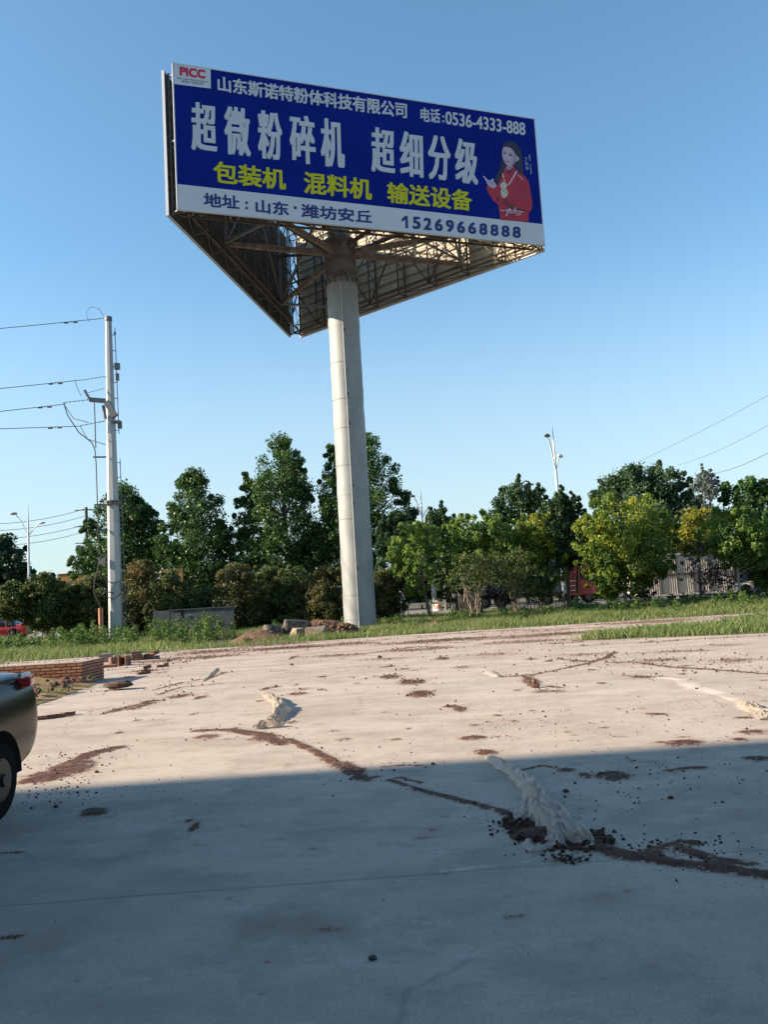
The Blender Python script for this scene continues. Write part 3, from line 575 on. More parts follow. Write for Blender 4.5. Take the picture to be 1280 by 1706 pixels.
# distant tree belt closing the horizon
for (px,tp,bt,hw,m,lab) in ((830,940,1004,26,'purple','dark leafy shrub just left of the green tarpaulin truck'),(890,945,1002,30,'hedge','dark low shrub in front of the wheels of the green tarpaulin truck'),(752,938,1004,20,'hedge','small dark shrub left of the many stemmed brownish shrub'),(1066,952,998,24,'purple','small dark shrub in front of the middle of the beige trailer')):
    tree('low_shrub',px,tp,bt,hw,48,m,lab,prof='round',nl=1100,leaf=.13,group='low dark shrubs in front of the trucks',nc=40,multi=5,cat='shrub',tint=.3)
Cb=[];Rb=[]
for i in range(520):
    x=random.uniform(-170,170); h=random.uniform(.2,1)*5.5*(.7+.5*math.sin(x*.07)**2); Cb.append((x,random.uniform(118,128),.5+h)); Rb.append(random.uniform(1.2,2.2))
for i in range(120):
    x=random.uniform(-170,170); Cb.append((x,122,1.2)); Rb.append(2.4)
o=leaves('far_tree_belt',Cb,Rb,34,.75,M['bluleaf'],None,.4); tag(o,'low dark belt of far trees along the horizon beyond the road','trees',kind='stuff')
# weeds along the verge
C=[];Rr=[]
for (px,py,n,h,sp_) in [(40,1066,26,.45,60),(120,1058,30,.5,60),(205,1050,22,.45,30),(265,1050,26,.55,26),(345,1048,34,.62,34),(300,1052,22,.45,26),(30,1085,14,.3,50),(470,1040,8,.3,30),(650,1018,10,.3,40),(800,1018,14,.3,60),(950,1012,18,.35,60),(1120,1002,24,.35,80),(1230,992,24,.4,50),(1040,1012,12,.35,40),(150,1044,14,.5,30)]:
    for i in range(n):
        a=random.gauss(px,sp_*.5); d=random.uniform(38,45) if px<400 else random.uniform(41,47); p=at(a,py,depth=d); z=float(terrain_z(p.x,d)); hh=1.7*h*random.uniform(.5,1.3)
        for t in (.2,.55,.9): C.append((p.x+random.uniform(-.15,.15),d,z+hh*t)); Rr.append(.30*(1.15-t*.6))
o=leaves('weeds',C,Rr,40,.10,M['weed'],None,.5); tag(o,'leafy green weeds clumped along the foot of the hedge','weeds',kind='stuff')
for (px,tp,bt) in [(297,1022,1058),(315,1024,1052)]:
    tree('silver_plant',px,tp,bt-16,5,40,'palegrey','small silvery feathery plant in front of the low grey wall'+(', left of the pair' if px<300 else ', right of the pair'),prof='round',nl=260,leaf=.07,nc=18,cat='plant',group='silvery plants before the grey wall',trunk=.02,bark='barkpale',tint=.7)
# ---------------------------------------------------------------- billboard
BX,BY,YAW,BW,BD,HB,PH=-1.507,41.869,.342,17.627,5.559,18.432,6.523
bb=empty('billboard',(BX,BY,0),'huge three sided blue billboard on a tall grey steel column','billboard')
def fr(k):
    a=YAW+k*2*math.pi/3; n=Vector((math.sin(a),-math.cos(a),0)); t=Vector((math.cos(a),math.sin(a),0)); return n,t
Zv=Vector((0,0,1))
def FP(k,x,z,d=0): # x along panel, z up from bottom, d outward from the face plane
    n,t=fr(k); return t*x+n*(BD+d)+Zv*(HB+z)
# column
cm=mat('column_paint',(.21,.235,.24),.6,(.29,.305,.30),1.6,bump=.12,bscale=3,stretch=(1,1,.35),metal=.1)
c=MB(); zs=[-.3]+[i*.35 for i in range(1,54)]; 
def wob(z): return .006*math.sin(z*2.1)+.006*math.sin(z*5.3+1)
c.tube([(0,0,z) for z in zs],[.80+wob(z)+(.012 if (i%5==0) else 0) for i,z in enumerate(zs)],40)
c.build('column',cm,bb)
c=MB(); rr_=random.Random(3); z=.6
while z<18.2:
    c=MB(); c.tube([(0,0,z-.014),(0,0,z+.014)],[.818,.818],40,cap=False); c.build('weld_ring',cm,bb); z+=rr_.choice([1.2,1.5,1.9])
c=MB(); cx_,cy_=.815*math.sin(R(-2)),-.815*math.cos(R(-2)); c.tube([(cx_,cy_,0),(cx_,cy_,18)],.016,6); 
for z in (3.1,6.3,7.2,10.4,11.9,13.1,15.2): c.box((cx_+.09,cy_+.02,z),(.07,.05,.12),mi=1)
c.build('riser_cable',[mat('cable_white',(.6,.6,.58),.5),M['darkst']],bb)
c=MB(); c.tube([(0,0,18.0),(0,0,18.12)],[.90,.90],32); c.tube([(0,0,18.12),(0,0,20.0)],[.81,.81],32); c.tube([(0,0,20.0),(0,0,20.12)],[.92,.92],32)
for k in range(16):
    a=k*math.pi/8; c.box((.9*math.cos(a),.9*math.sin(a),17.86),(.04,.16,.26),Matrix.Rotation(a+math.pi/2,3,'Z'))
c.build('collar',mat('collar_paint',(.085,.075,.068),.85,(.20,.19,.18),1.6,bump=.2),bb)
c=MB(); c.tube([(0,0,20.1),(0,0,24.6)],[.58,.58],28); c.build('upper_column',cm,bb)
# sign faces
def signbody(k):
    o=MB(); n,t=fr(k); 
    # frame edges (proud rim) around face
    return o
fpan=None
for k,nm,lab in ((0,'front_sign','front sign face with white and yellow writing on blue over a white strip'),(-1,'side_sign','left sign seen from behind, dark framework'),(1,'side_sign','right sign seen from behind with sunlit sheeting')):
    n,t=fr(k); B=Matrix((t,n,Zv)).transposed()
    f=MB(); th=.10
    def bx(x0,x1,z0,z1,d0,d1,mi=0):
        f.box(tuple(FP(k,(x0+x1)/2,(z0+z1)/2,(d0+d1)/2)),(x1-x0,d1-d0,z1-z0),B,mi)
    bx(-BW/2,BW/2,0,PH,-.06,0,1)
    # rim
    for (x0,x1,z0,z1) in ((-BW/2-.03,BW/2+.03,-.05,-.001),(-BW/2-.03,BW/2+.03,PH+.001,PH+.05),(-BW/2-.05,-BW/2-.001,-.05,PH+.05),(BW/2+.001,BW/2+.05,-.05,PH+.05)):
        bx(x0,x1,z0,z1,-.11,.012,0)
    so_=f.build(nm,[M['white'],M['blue']],bb); so_['label']=lab
    if k==0: fpan=so_
    # galvanised backing sheet with ribs
    s=MB(); 
    nr=int(BW/.22)
    vs=[];fs=[]
    nz=34
    for i in range(nz*4+1):
        z=.02+(PH-.04)*i/(nz*4); dd=-.075-(.035 if i%4 in (1,2) else 0)
        vs+= [FP(k,-BW/2+.02,z,dd),FP(k,BW/2-.02,z,dd)]
    for i in range(nz*4): fs.append((2*i,2*i+1,2*i+3,2*i+2))
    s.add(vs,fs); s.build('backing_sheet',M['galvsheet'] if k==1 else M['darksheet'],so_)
    # framework behind: posts, rails, diagonals
    s=MB()
    for i in range(12): 
        z=.1+i*(PH-.2)/11; s.beam(FP(k,-BW/2+.05,z,-.15),FP(k,BW/2-.05,z,-.15),.03,.04)
    s.each('rail',M['darkst'],so_)
    npst=9
    for i in range(npst):
        s=MB()
        x=-BW/2+.15+i*(BW-.3)/(npst-1)
        s.beam(FP(k,x,0,-.22),FP(k,x,PH,-.22),.07,.07,up=tuple(n)); s.beam(FP(k,x,.1,-.85),FP(k,x,PH-.1,-.85),.07,.07,up=tuple(n))
        for j in range(6):
            z0=.1+j*(PH-.2)/6; z1=z0+(PH-.2)/6
            s.beam(FP(k,x,z0 if j%2 else z1,-.22),FP(k,x,z1 if j%2 else z0,-.85),.03,.03)
        s.beam(FP(k,x,.1,-.22),FP(k,x,.1,-.85),.06,.06)
        s.build('post',M['darkst'],so_)
    s=MB()
    for zz in (.08,PH*.5,PH-.1):
        s.beam(FP(k,-BW/2+.2,zz,-.85),FP(k,BW/2-.2,zz,-.85),.08,.08)
    for i in range(npst-1):
        x0=-BW/2+.15+i*(BW-.3)/(npst-1); x1=x0+(BW-.3)/(npst-1)
        a,b_=(x0,x1) if i%2 else (x1,x0)
        s.beam(FP(k,a,.1,-.85),FP(k,b_,PH*.5,-.85),.07,.07); s.beam(FP(k,b_,PH*.5,-.86),FP(k,a,PH-.1,-.86),.06,.06)
        s.beam(FP(k,x0,.08,-.2),FP(k,x1,.08,-.85),.045,.045)
    s.build('brace',M['rustdk'],so_)
# support arms from the column to each sign
def arm(p,q,w0,h0,w1,h1,name='support_arm',m='rust'):
    p=Vector(p);q=Vector(q);d=(q-p).normalized(); a=d.cross(Zv).normalized(); b_=a.cross(d); s=MB(); vs=[]
    for (c_,w,h) in ((p,w0,h0),(q,w1,h1)):
        for (i,j) in ((-1,-1),(1,-1),(1,1),(-1,1)): vs.append(c_+a*i*w/2+b_*j*h/2)
    s.add(vs,[(0,1,2,3),(7,6,5,4),(0,4,5,1),(1,5,6,2),(2,6,7,3),(3,7,4,0)])
    # flanges
    return s.build(name,M[m],bb)
for k in (0,-1,1):
    n,t=fr(k)
    for x in (-4.4,4.4):
        for z,w in ((.45,.36),):
            q=FP(k,x,z,-.87); d=Vector((q.x,q.y,0)).normalized(); arm(Vector((0,0,HB+z+(.55 if z<1 else 0)))+d*.8,q,.20,w*.85,.14,w*.55)
        arm(Vector((0,0,HB+1.2))+n*.55,FP(k,x,PH*.52,-.87),.16,.16,.13,.13,'diagonal_arm','rustdk')
    arm(FP(k,-4.4,.35,-.95),FP(k,4.4,.35,-.95),.09,.10,.09,.10,'cross_beam','rustdk')
# corner ties and lattice linking the three signs
for k in (0,-1,1):
    s=MB(); k2={0:1,1:-1,-1:0}[k]
    for z in ((.12,6.3) if k==1 else (.12,3.3,6.3)): s.beam(FP(k,BW/2-.1,z,-.3),FP(k2,-BW/2+.1,z,-.3),.05,.05)
    s.beam(FP(k,BW/2-1.2,.3,-.85),FP(k2,-BW/2+1.2,.3,-.85),.07,.07); s.beam(FP(k,BW/2-1.2,2.6,-.85),FP(k2,-BW/2+1.2,2.6,-.85),.06,.06)
    s.beam(FP(k,BW/2-.15,.4,-.4),FP(k2,-BW/2+.15,3.0,-.4),.03,.03)
    s.each('corner_tie',M['greyst'],bb)
for k in (0,-1,1):
    s=MB(); k2={0:1,1:-1,-1:0}[k]
    a=FP(k,4.4,.5,-.95); b_=FP(k2,-4.4,.5,-.95); a2=FP(k,4.4,5.5,-.95); b2=FP(k2,-4.4,5.5,-.95)
    mL=(a+b_)/2; s.beam(a,b_,.11,.11); s.beam(a,a2,.13,.13); s.beam(b_,b2,.13,.13)
    s.beam(FP(k,-4.4,.6,-.95),FP(k,0,5.4,-.95),.08,.08); s.beam(FP(k,4.4,.6,-.99),FP(k,0,5.4,-.99),.08,.08)
    n,t=fr(k)
    for sg in (-1,1): s.beam(n*.6+Zv*(HB+4.2),FP(k,sg*4.4,.6,-.9),.09,.09)
    s.each('lattice_strut',M['greyst'],bb)
# brackets / lamp stubs under the front lower edge
for x in (-8.2,-6.6,-4.6,-1.5,1.8,3.9,6.2): s=MB(); s.beam(FP(0,x,-.05,-.1),FP(0,x,-.20,-.12),.05,.05); s.build('bracket',M['greyst'],bb)
# ------- print on the front face, placed by the sign's own coordinates
Hc=[(289,107),(890,197),(908,407),(298,349)]
def homog(src,dst):
    A=[];b=[]
    for (x,y),(u,v) in zip(src,dst):
        A.append([x,y,1,0,0,0,-u*x,-u*y]); b.append(u); A.append([0,0,0,x,y,1,-v*x,-v*y]); b.append(v)
    h=np.linalg.solve(np.array(A,float),np.array(b,float)); return np.append(h,1).reshape(3,3)
Hm=homog(Hc,[(-BW/2,PH),(BW/2,PH),(BW/2,0),(-BW/2,0)])
def q2b(px,py): r=Hm@np.array([px,py,1.0]); return (r[0]/r[2],r[1]/r[2])
def flat(name,pts,m,d,px=True,mb=None):
    P=[q2b(*p) if px else p for p in pts]; s=mb or MB(); s.poly([tuple(FP(0,x,z,d)) for x,z in P])
    if mb is None: return s.build(name,m,fpan)
def textmesh(body):
    cu=bpy.data.curves.new('t','FONT'); cu.body=body; cu.resolution_u=3; cu.size=1
    ob=bpy.data.objects.new('t',cu); col.objects.link(ob); dg=bpy.context.evaluated_depsgraph_get(); dg.update()
    me=bpy.data.meshes.new_from_object(ob.evaluated_get(dg)); 
    V=np.array([v.co[:] for v in me.vertices]); Fs=[tuple(p.vertices) for p in me.polygons]
    bpy.data.objects.remove(ob); bpy.data.curves.remove(cu); bpy.data.meshes.remove(me); return V,Fs
def lettering(name,items,m,d=.006,fat=(0,0),label=None):
    """items: (text,TL,BL,TR,BR) corners; fat thickens the strokes by stacked shifted copies"""
    s=MB(); fx,fz=fat
    for (body,TL,BL,TR,BR,*_) in items:
        V,Fs=textmesh(body)
        lo,hi=V.min(0),V.max(0); a,b_,c_,e=[q2b(*p) for p in (TL,BL,TR,BR)]
        a=(a[0]+fx,a[1]-fz); b_=(b_[0]+fx,b_[1]+fz); c_=(c_[0]-fx,c_[1]-fz); e=(e[0]-fx,e[1]+fz)
        shs=[(0,0)] if fx==0 else [(i*fx,j*fz) for i in (-1,0,1) for j in (-1,0,1)]+([(i*fx*.5,j*fz*.5) for i in (-1,1) for j in (-1,1)] if fx>.05 else [])
        for li,(sx,sz) in enumerate(shs):
            vs=[]
            for v in V:
                u=(v[0]-lo[0])/(hi[0]-lo[0]); w=(v[1]-lo[1])/(hi[1]-lo[1])
                x=(a[0]*(1-u)+c_[0]*u)*w+(b_[0]*(1-u)+e[0]*u)*(1-w)+sx; z=(a[1]*(1-u)+c_[1]*u)*w+(b_[1]*(1-u)+e[1]*u)*(1-w)+sz
                vs.append(tuple(FP(0,x,z,d+li*.0015)))
            s.add(vs,Fs)
    o=s.build(name,m,fpan)
    if label: o['label']=label
    return o
# white strip and logo field
flat('white_strip',[(295,308),(905.4,373),(908,407),(298,349)],M['white'],.003)
flat('logo_field',[(289.2,107.2),(351,116.2),(351.6,148.3),(290.6,141)],M['white'],.003)
lettering('company_lettering',[('山东斯诺特粉体科技有限公司',(362,127),(363,153),(677.5,171),(678,197.5),.022)],M['letter'],fat=(.022,.016),label='white company name in a rounded face')
for it in (('电话',(700,178),(700.5,202),(733,181),(733.5,204.5),.018),(':',(736.5,191),(737,203),(739.5,191.5),(740,203.5),.02),('0536-4333-888',(741.5,184),(742,206),(875,203),(876,224.5),.012)): lettering('phone_lettering',[it],M['letter'],fat=(.018,.012),label='white landline number')
big=[]
for i,ch in enumerate('超微粉碎机'):
    x0=[317.7,373,428.5,481.5,533][i]; x1=[363,418.5,472,527,575][i]
    ty=lambda x:170+(x-317.7)*(200.5-170)/(571-317.7); by=lambda x:251.5+(x-320.5)*(281.5-251.5)/(575.5-320.5)
    big.append((ch,(x0,ty(x0)),(x0+2,by(x0)),(x1-3,ty(x1)),(x1,by(x1)),.026))
for i,ch in enumerate('超细分级'):
    x0=[617,665,712,757][i]; x1=[659,706,752,797.5][i]
    ty=lambda x:210.5+(x-617)*(233.5-210.5)/(795-617); by=lambda x:286.5+(x-620)*(308.5-286.5)/(798-620)
    big.append((ch,(x0,ty(x0)),(x0+2,by(x0)),(x1-2,ty(x1)),(x1,by(x1)),.026))
lettering('headline_lettering',big[:5],M['letter'],fat=(.052,.03),label='very large white headline characters, first five')
lettering('headline_lettering',big[5:],M['letter'],fat=(.052,.03),label='very large white headline characters, last four')
for it in [('包装机',(355.6,269),(357,306),(476,283),(477,318)),('混料机',(506,286),(506.5,323),(619.5,299),(620,334)),('输送设备',(645,303),(645.6,338),(786.6,317),(787,352))]: lettering('product_lettering',[it],M['yellow'],fat=(.03,.02),label='yellow product name')
for it in (('地址',(339.6,322),(340,345.5),(399,328),(400,350),.02),(':',(409,337),(409.3,350),(413.5,337.5),(413.8,350.5),.03),('山东',(426,333),(426.5,355.5),(481,338.5),(482,361),.02),('·',(489.5,344.5),(489.7,349.5),(494.5,345),(494.7,350),.03),('潍坊安丘',(502,340),(502.5,363),(620,351.5),(620.5,373.5),.02)): lettering('address_lettering',[it],M['navy'],fat=(.022,.014),label='navy blue address on the white strip')
dg=[]
for i,ch in enumerate('15269668888'):
    if i==0: continue
    xs=669+i*(873.5-669)/11+ (1.5 if i==0 else 0); xe=xs+(13.6 if i else 10.5)
    ty=359+(xs-669)*(378.5-359)/204; by=380+(xs-669)*(397.5-380)/204
    dg.append((ch,(xs,ty),(xs+.3,by),(xe,ty+1.2),(xe+.3,by+1.1),.02))
lettering('mobile_lettering',dg,M['navy'],fat=(.035,.022),label='navy blue mobile number on the white strip')
lettering('logo_lettering',[('PICC',(299.4,112),(300,127),(342,117.5),(342.5,132.5),.05)],M['picc'],d=.009,fat=(.022,.022),label='red letters in the top left corner')
flat('mobile_lettering',[(669.5,365.2),(675.6,359.8),(680,360.3),(680.7,381.2),(676,380.7),(675.6,366.8),(669.8,370.4)],M['navy'],.006)
lettering('small_logo_lettering',[('中国人民财产保险股份有限公司',(295,129.6),(295.2,132.6),(346.5,136),(346.7,139),.0),('承保产品责任险',(303,134.2),(303.2,138.4),(340,138.8),(340.2,143),.0)],M['greytext'],d=.009)
# printed woman, layered flat shapes
def zq(x,y): return (800+x/11.01,225+y/11.01)
def Zp(name,pts,m,d,sub=None): return flat(name,[zq(*p) for p in pts],m,d,mb=sub)
hair=mat('print_hair',(.012,.010,.03),.5); skin=mat('print_skin',(.42,.34,.42),.5); skind=mat('print_skin_tone',(.30,.21,.29),.5); red=mat('print_red',(.42,.012,.03),.5,(.30,.01,.03),.9); redd=mat('print_dark_red',(.16,.008,.022),.5)
medal=mat('print_medal',(.42,.44,.36),.5,(.52,.52,.42),6); white=mat('print_white',(.7,.66,.72),.5); dark=mat('print_dark',(.03,.02,.04),.5)
Zp('printed_hair',[(415,200),(440,150),(500,112),(570,98),(640,120),(700,180),(745,250),(770,340),(785,440),(790,560),(800,660),(800,740),(700,700),(660,640),(500,640),(430,700),(400,800),(320,880),(285,850),(290,740),(350,640),(390,500),(400,330)],hair,.006)
Zp('printed_jacket',[(450,610),(490,570),(610,545),(655,640),(720,690),(820,740),(885,820),(920,950),(950,1100),(968,1250),(955,1370),(905,1410),(900,1590),(380,1558),(360,1400),(345,1280),(250,1200),(170,1080),(115,970),(150,920),(290,960),(340,880),(380,800),(430,680)],red,.009)
s=MB(); 
for pp_ in ([(470,1160),(560,1240),(700,1330),(860,1370),(860,1410),(680,1390),(540,1330),(420,1230)],[(340,1240),(300,1180),(330,1060),(360,1180)],[(480,650),(600,600),(640,620),(560,700),(490,700)]): Zp('x',pp_,None,.012,s)
s.build('printed_fold',redd,fpan)
Zp('printed_neck',[(478,560),(620,560),(580,610),(530,636),(490,610)],skind,.012)
Zp('printed_face',[(415,240),(440,212),(490,203),(560,225),(620,285),(660,360),(690,385),(718,400),(715,440),(690,475),(655,480),(620,530),(570,560),(520,562),(470,520),(430,440),(408,360),(408,290)],skin,.015)
s=MB()
for pp_ in ([(425,318),(455,308),(480,325),(455,345),(430,335)],[(525,350),(560,338),(598,358),(570,378),(535,370)],[(430,290),(455,278),(485,300),(455,292)],[(530,325),(575,310),(605,328),(570,322)]): Zp('x',pp_,None,.018,s)
s.build('printed_eyes',dark,fpan)
s=MB(); Zp('x',[(465,458),(500,468),(548,480),(520,495),(485,485)],None,.018,s); s.build('printed_mouth',mat('print_lip',(.26,.05,.13),.5),fpan)
s=MB(); Zp('x',[(485,425),(512,432),(510,442),(488,436)],None,.018,s); Zp('x',[(600,300),(662,380),(690,470),(655,480),(620,532),(575,558),(600,480),(618,400)],None,.0165,s); s.build('printed_face_shade',skind,fpan)
Zp('printed_hand',[(52,755),(75,742),(110,775),(150,820),(180,825),(245,790),(260,805),(250,840),(290,880),(308,930),(290,955),(240,972),(170,935),(135,900),(110,840),(85,790)],skin,.015)
s=MB(); Zp('x',[(165,850),(245,835),(235,845),(180,862)],None,.018,s); Zp('x',[(200,880),(255,865),(250,880),(210,895)],None,.018,s); s.build('printed_finger_line',skind,fpan)
s=MB(); 
def disc(cx,cy,rx,ry,d,sub): Zp('x',[(cx+rx*math.cos(a*math.pi/12),cy+ry*math.sin(a*math.pi/12)) for a in range(24)],None,d,sub)
disc(437,925,62,68,.015,s); Zp('x',[(390,1000),(410,985),(490,990),(520,1040),(505,1110),(450,1155),(400,1120),(385,1060)],None,.0155,s); s.build('printed_medal',medal,fpan)
def zstroke(pts,w,d,s):
    for a,b_ in zip(pts[:-1],pts[1:]):
        dx,dy=b_[0]-a[0],b_[1]-a[1]; L=math.hypot(dx,dy) or 1; nx,ny=-dy/L*w/2,dx/L*w/2; Zp('x',[(a[0]+nx,a[1]+ny),(b_[0]+nx,b_[1]+ny),(b_[0]-nx,b_[1]-ny),(a[0]-nx,a[1]-ny)],None,d,s)
s=MB(); zstroke([(415,700),(438,780)],16,.018,s); zstroke([(440,800),(462,850)],12,.018,s); zstroke([(680,650),(590,810),(520,915)],16,.018,s); zstroke([(700,730),(750,765),(785,820)],9,.018,s)
s.build('printed_ribbon',white,fpan)
s=MB(); zstroke([(420,1000),(470,1045),(500,1050)],8,.020,s); s.build('printed_medal_line',dark,fpan)
s=MB()
zstroke([(375,1372),(450,1388),(520,1365),(560,1350),(540,1400),(500,1440),(480,1490),(505,1470),(500,1400),(560,1345),(570,1400),(600,1380),(620,1400),(655,1330),(650,1410),(670,1380),(700,1395),(815,1412)],9,.019,s)
zstroke([(655,1330),(680,1322)],7,.0195,s); zstroke([(670,1470),(720,1462),(760,1445)],8,.0195,s); zstroke([(540,1420),(600,1425),(680,1432),(760,1420)],7,.0192,s)
s.build('signature',white,fpan)
def vtext(name,chars,x0,y0,x1,y1,cw,ch_,m):
    it=[]
    n=len(chars)
    for i,c_ in enumerate(chars):
        if c_==' ': continue
        t=i/(n-1); cx=x0+(x1-x0)*t; cy=y0+(y1-y0)*t; a=zq(cx-cw/2,cy-ch_/2-2); b_=zq(cx-cw/2,cy+ch_/2-2); c2=zq(cx+cw/2,cy-ch_/2+4); e=zq(cx+cw/2,cy+ch_/2+4)
        it.append((c_,a,b_,c2,e,.01))
    lettering(name,it,m,d=.006)
vtext('vertical_name_lettering','丁佳恒',850,430,868,595,58,62,M['letter'])
vtext('vertical_title_lettering','世界冠 代言推荐官',912,360,945,690,30,34,M['letter'])
# ---------------------------------------------------------------- utility pole
UX,UY=-14.72,45.0
up_=empty('utility_pole',(UX,UY,float(terrain_z(UX,UY))),'tall faceted galvanised steel power pole at the left with a ladder','utility pole')
def pr(z): return .40-(.40-.17)*z/17.7
s=MB(); s.tube([(0,0,-.2),(0,0,7.35)],[pr(0),pr(7.35)],8,sm=False,ph=.35); s.tube([(0,0,7.45),(0,0,17.65)],[pr(7.45),pr(17.65)],8,sm=False,ph=.35); s.build('shaft',M['steel'],up_)
s=MB(); 
for z in (7.32,7.43): s.tube([(0,0,z),(0,0,z+.07)],[.47,.47],16)
for k in range(12): a=k*math.pi/6; s.tube([(.43*math.cos(a),.43*math.sin(a),7.2),(.43*math.cos(a),.43*math.sin(a),7.6)],.02,5)
s.build('flange',M['greyst'],up_)
s=MB(); s.tube([(0,0,17.6),(0,0,17.85)],[.2,.2],12); s.build('cap',M['greyst'],up_)
s=MB()
for (z0,z1) in ((11.2,17.2),(.6,9.8)):
    x=lambda z:pr(z)+.17
    s.tube([(x(z0),0,z0),(x(z1),0,z1)],.022,6)
    z=z0+.2; 
    while z<z1:
        s.beam((pr(z)-.02,0,z),(x(z),0,z),.03,.03); s.tube([(x(z),-.13,z+.01),(x(z),.13,z+.01)],.012,5); z+=.9 if z0>5 else .8
s.build('ladder',M['greyst'],up_)
# brackets and insulators
def ins(s,p,q,r=.055,n=6):
    p=Vector(p);q=Vector(q); s.tube([p,q],r*.35,6)
    for i in range(n):
        c_=p.lerp(q,(i+.5)/n); d=(q-p).normalized()*.02; s.tube([c_-d,c_,c_+d],[r*.5,r,r*.5],8)
s=MB(); s.beam((-.15,-.35,13.0),(-1.0,-.45,13.1),.22,.22); s.beam((-.1,-.35,12.95),(.35,-.35,12.1),.26,.3); s.box((.32,-.1,11.85),(.5,.34,.12)); s.box((.34,0,16.9),(.1,.1,.12)); s.box((.42,0,15.0),(.28,.2,.35)); s.box((.42,0,14.4),(.16,.14,.4)); s.box((.48,0,11.7),(.2,.2,.4))
s.tube([(-.2,-.3,12.0),(-.28,-.38,12.75)],.09,8); s.each('bracket_arm',M['greyst'],up_)
s=MB(); ins(s,(-1.0,-.45,13.15),(-1.25,-.5,13.65),.11); ins(s,(-1.0,-.45,13.1),(-2.4,-.5,13.0),.05); ins(s,(-.2,-.1,14.45),(-1.5,-.15,14.3),.045); ins(s,(-.2,-.3,11.9),(-1.6,-.3,11.72),.05); s.build('insulator',M['greyst'],up_)
s=MB()
s.tube([(-2.4,-.5,13.0),(-2.2,-.5,12.3),(-1.6,-.5,11.3),(-.9,-.5,10.7),(-.75,-.5,10.3),(-.7,-.5,9.5),(-.66,-.5,5.0),(-.55,-.5,4.5),(-.95,-.45,3.2),(-1.0,-.45,2.6),(-.6,-.45,1.7),(-.62,-.45,1.2),(-.55,-.45,-.0),(-.6,-.45,-.2)],.03,8)
s.tube([(-.72,-.5,12.9),(-.7,-.5,10.4)],.03,6)
s.tube([(-2.4,-.4,12.9),(-1.9,-.4,12.1),(-1.1,-.4,11.85)],.018,5); s.tube([(-1.6,-.3,11.7),(-1.2,-.3,10.95),(-.25,-.2,10.6)],.018,5); s.tube([(-1.9,-.1,14.3),(-1.75,-.1,13.8),(-1.55,-.1,13.4)],.016,5)
s.tube([(-.15,0,17.7),(-.5,0,18.35),(-.95,0,18.5),(-1.25,0,18.2),(-1.1,0,17.65)],.014,5); s.tube([(-.25,-.2,13.75),(-1.1,-.4,13.5)],.014,5)
s.tube([(-.9,-.45,3.1),(-.3,-.5,2.6),(.1,-.45,2.5)],.03,6); s.tube([(-.4,-.35,3.2),(0,-.5,3.05),(.4,-.35,3.1),(.42,-.2,2.5),(.1,-.48,2.2),(-.3,-.45,2.3)],.025,6)
s.each('cable',M['cable'],up_)
s=MB()
for z in (9.9,7.3,5.9): s.beam((-.2,-.3,z),(-.85,-.5,z),.06,.08)
s.box((-.55,-.42,4.25),(.3,.2,.35)); s.each('cable_clamp',M['greyst'],up_)
s=MB(); s.tube([(-.66,-.45,-.6),(-.66,-.45,1.75)],.12,12); s.build('cable_guard',M['orangepipe'],up_)['label']='orange pipe guarding the cable at ground level'
for o_ in [x for x in bpy.data.objects if x.parent==up_ and x.name.startswith('cable_guard')]: pass
# lines to the left
def sag(p,q,d,n=14): 
    p=Vector(p);q=Vector(q); return [p.lerp(q,i/n)-Vector((0,0,4*d*(i/n)*(1-i/n))) for i in range(n+1)]
PL='power lines leaving the steel pole to the left'
for (h,x0,lp,lab) in ((17.72,-.2,(0,545),'topmost power line running left from the tip of the steel pole'),(14.3,-1.5,(0,645),'second power line from the top, left of the steel pole'),(13.0,-2.4,(0,683),'third power line from the top, left of the steel pole'),(11.72,-1.6,(0,712),'lowest of the four power lines left of the steel pole')):
    p=Vector((UX+x0,UY-.2,h+float(terrain_z(0,45)))); e=at(lp[0],lp[1],depth=42.5); q=p+(e-p)*4.2
    s=MB(); s.tube(sag(p,q,.10),.020,5)
    c_=p+(e-p)*.33
    for o_ in (-.25,.25): s.tube([c_+Vector((o_-.12,0,-.08)),c_+Vector((o_+.12,0,-.08))],.045,6)
    s.beam(c_,c_-Vector((0,0,.1)),.03,.03)
    tag(s.build('power_line',M['wire']),lab,'power line',PL)
# distant wooden pole with lines
fx=at(143,845,depth=95); fp=empty('wooden_pole',(fx.x,95,.3),'far grey pole with many wires behind the tree left of the steel pole','utility pole')
s=MB(); s.tube([(0,0,-.3),(0,0,fx.z-.3)],[.24,.17],10); s.build('pole',M['darkst'],fp)
s=MB()
for i,(z) in enumerate((0,-1.9,-3.8)): s.beam((-1.3,0,fx.z-.6+z),(1.3,0,fx.z-.6+z),.1,.1)
s.each('crossarm',M['darkst'],fp)
FG2='far wires crossing behind the left street lamp'
for i,(ly,py,ry) in enumerate(((870,846,862),(881,858,873),(895,872,880),(906,884,892))):
    a=at(-40,ly+3,depth=90); b_=at(140,py+2,depth=95); c_=at(420,ry+10,depth=110); s=MB(); s.tube(sag(a,b_,.5)+sag(b_,c_,.8)[1:],.028,4)
    tag(s.build('far_power_line',M['wire']),['uppermost','second','third','lowest'][i]+' of the far wires behind the left street lamp','power line',FG2)
for i,(a0,b0,dep) in enumerate((((990,800),(1300,648),70),((1130,775),(1300,697),70),((1180,790),(1300,744),66))):
    s=MB(); s.tube(sag(at(*a0,depth=dep+25),at(*b0,depth=dep-12),.35),.016 if i<2 else .024,4); tag(s.build('thin_wire',M['wire']),['highest thin wire rising to the right edge over the trees','middle thin wire rising to the right edge over the trees','lowest thin wire rising to the right edge over the trees'][i],'wire','thin wires rising to the right')
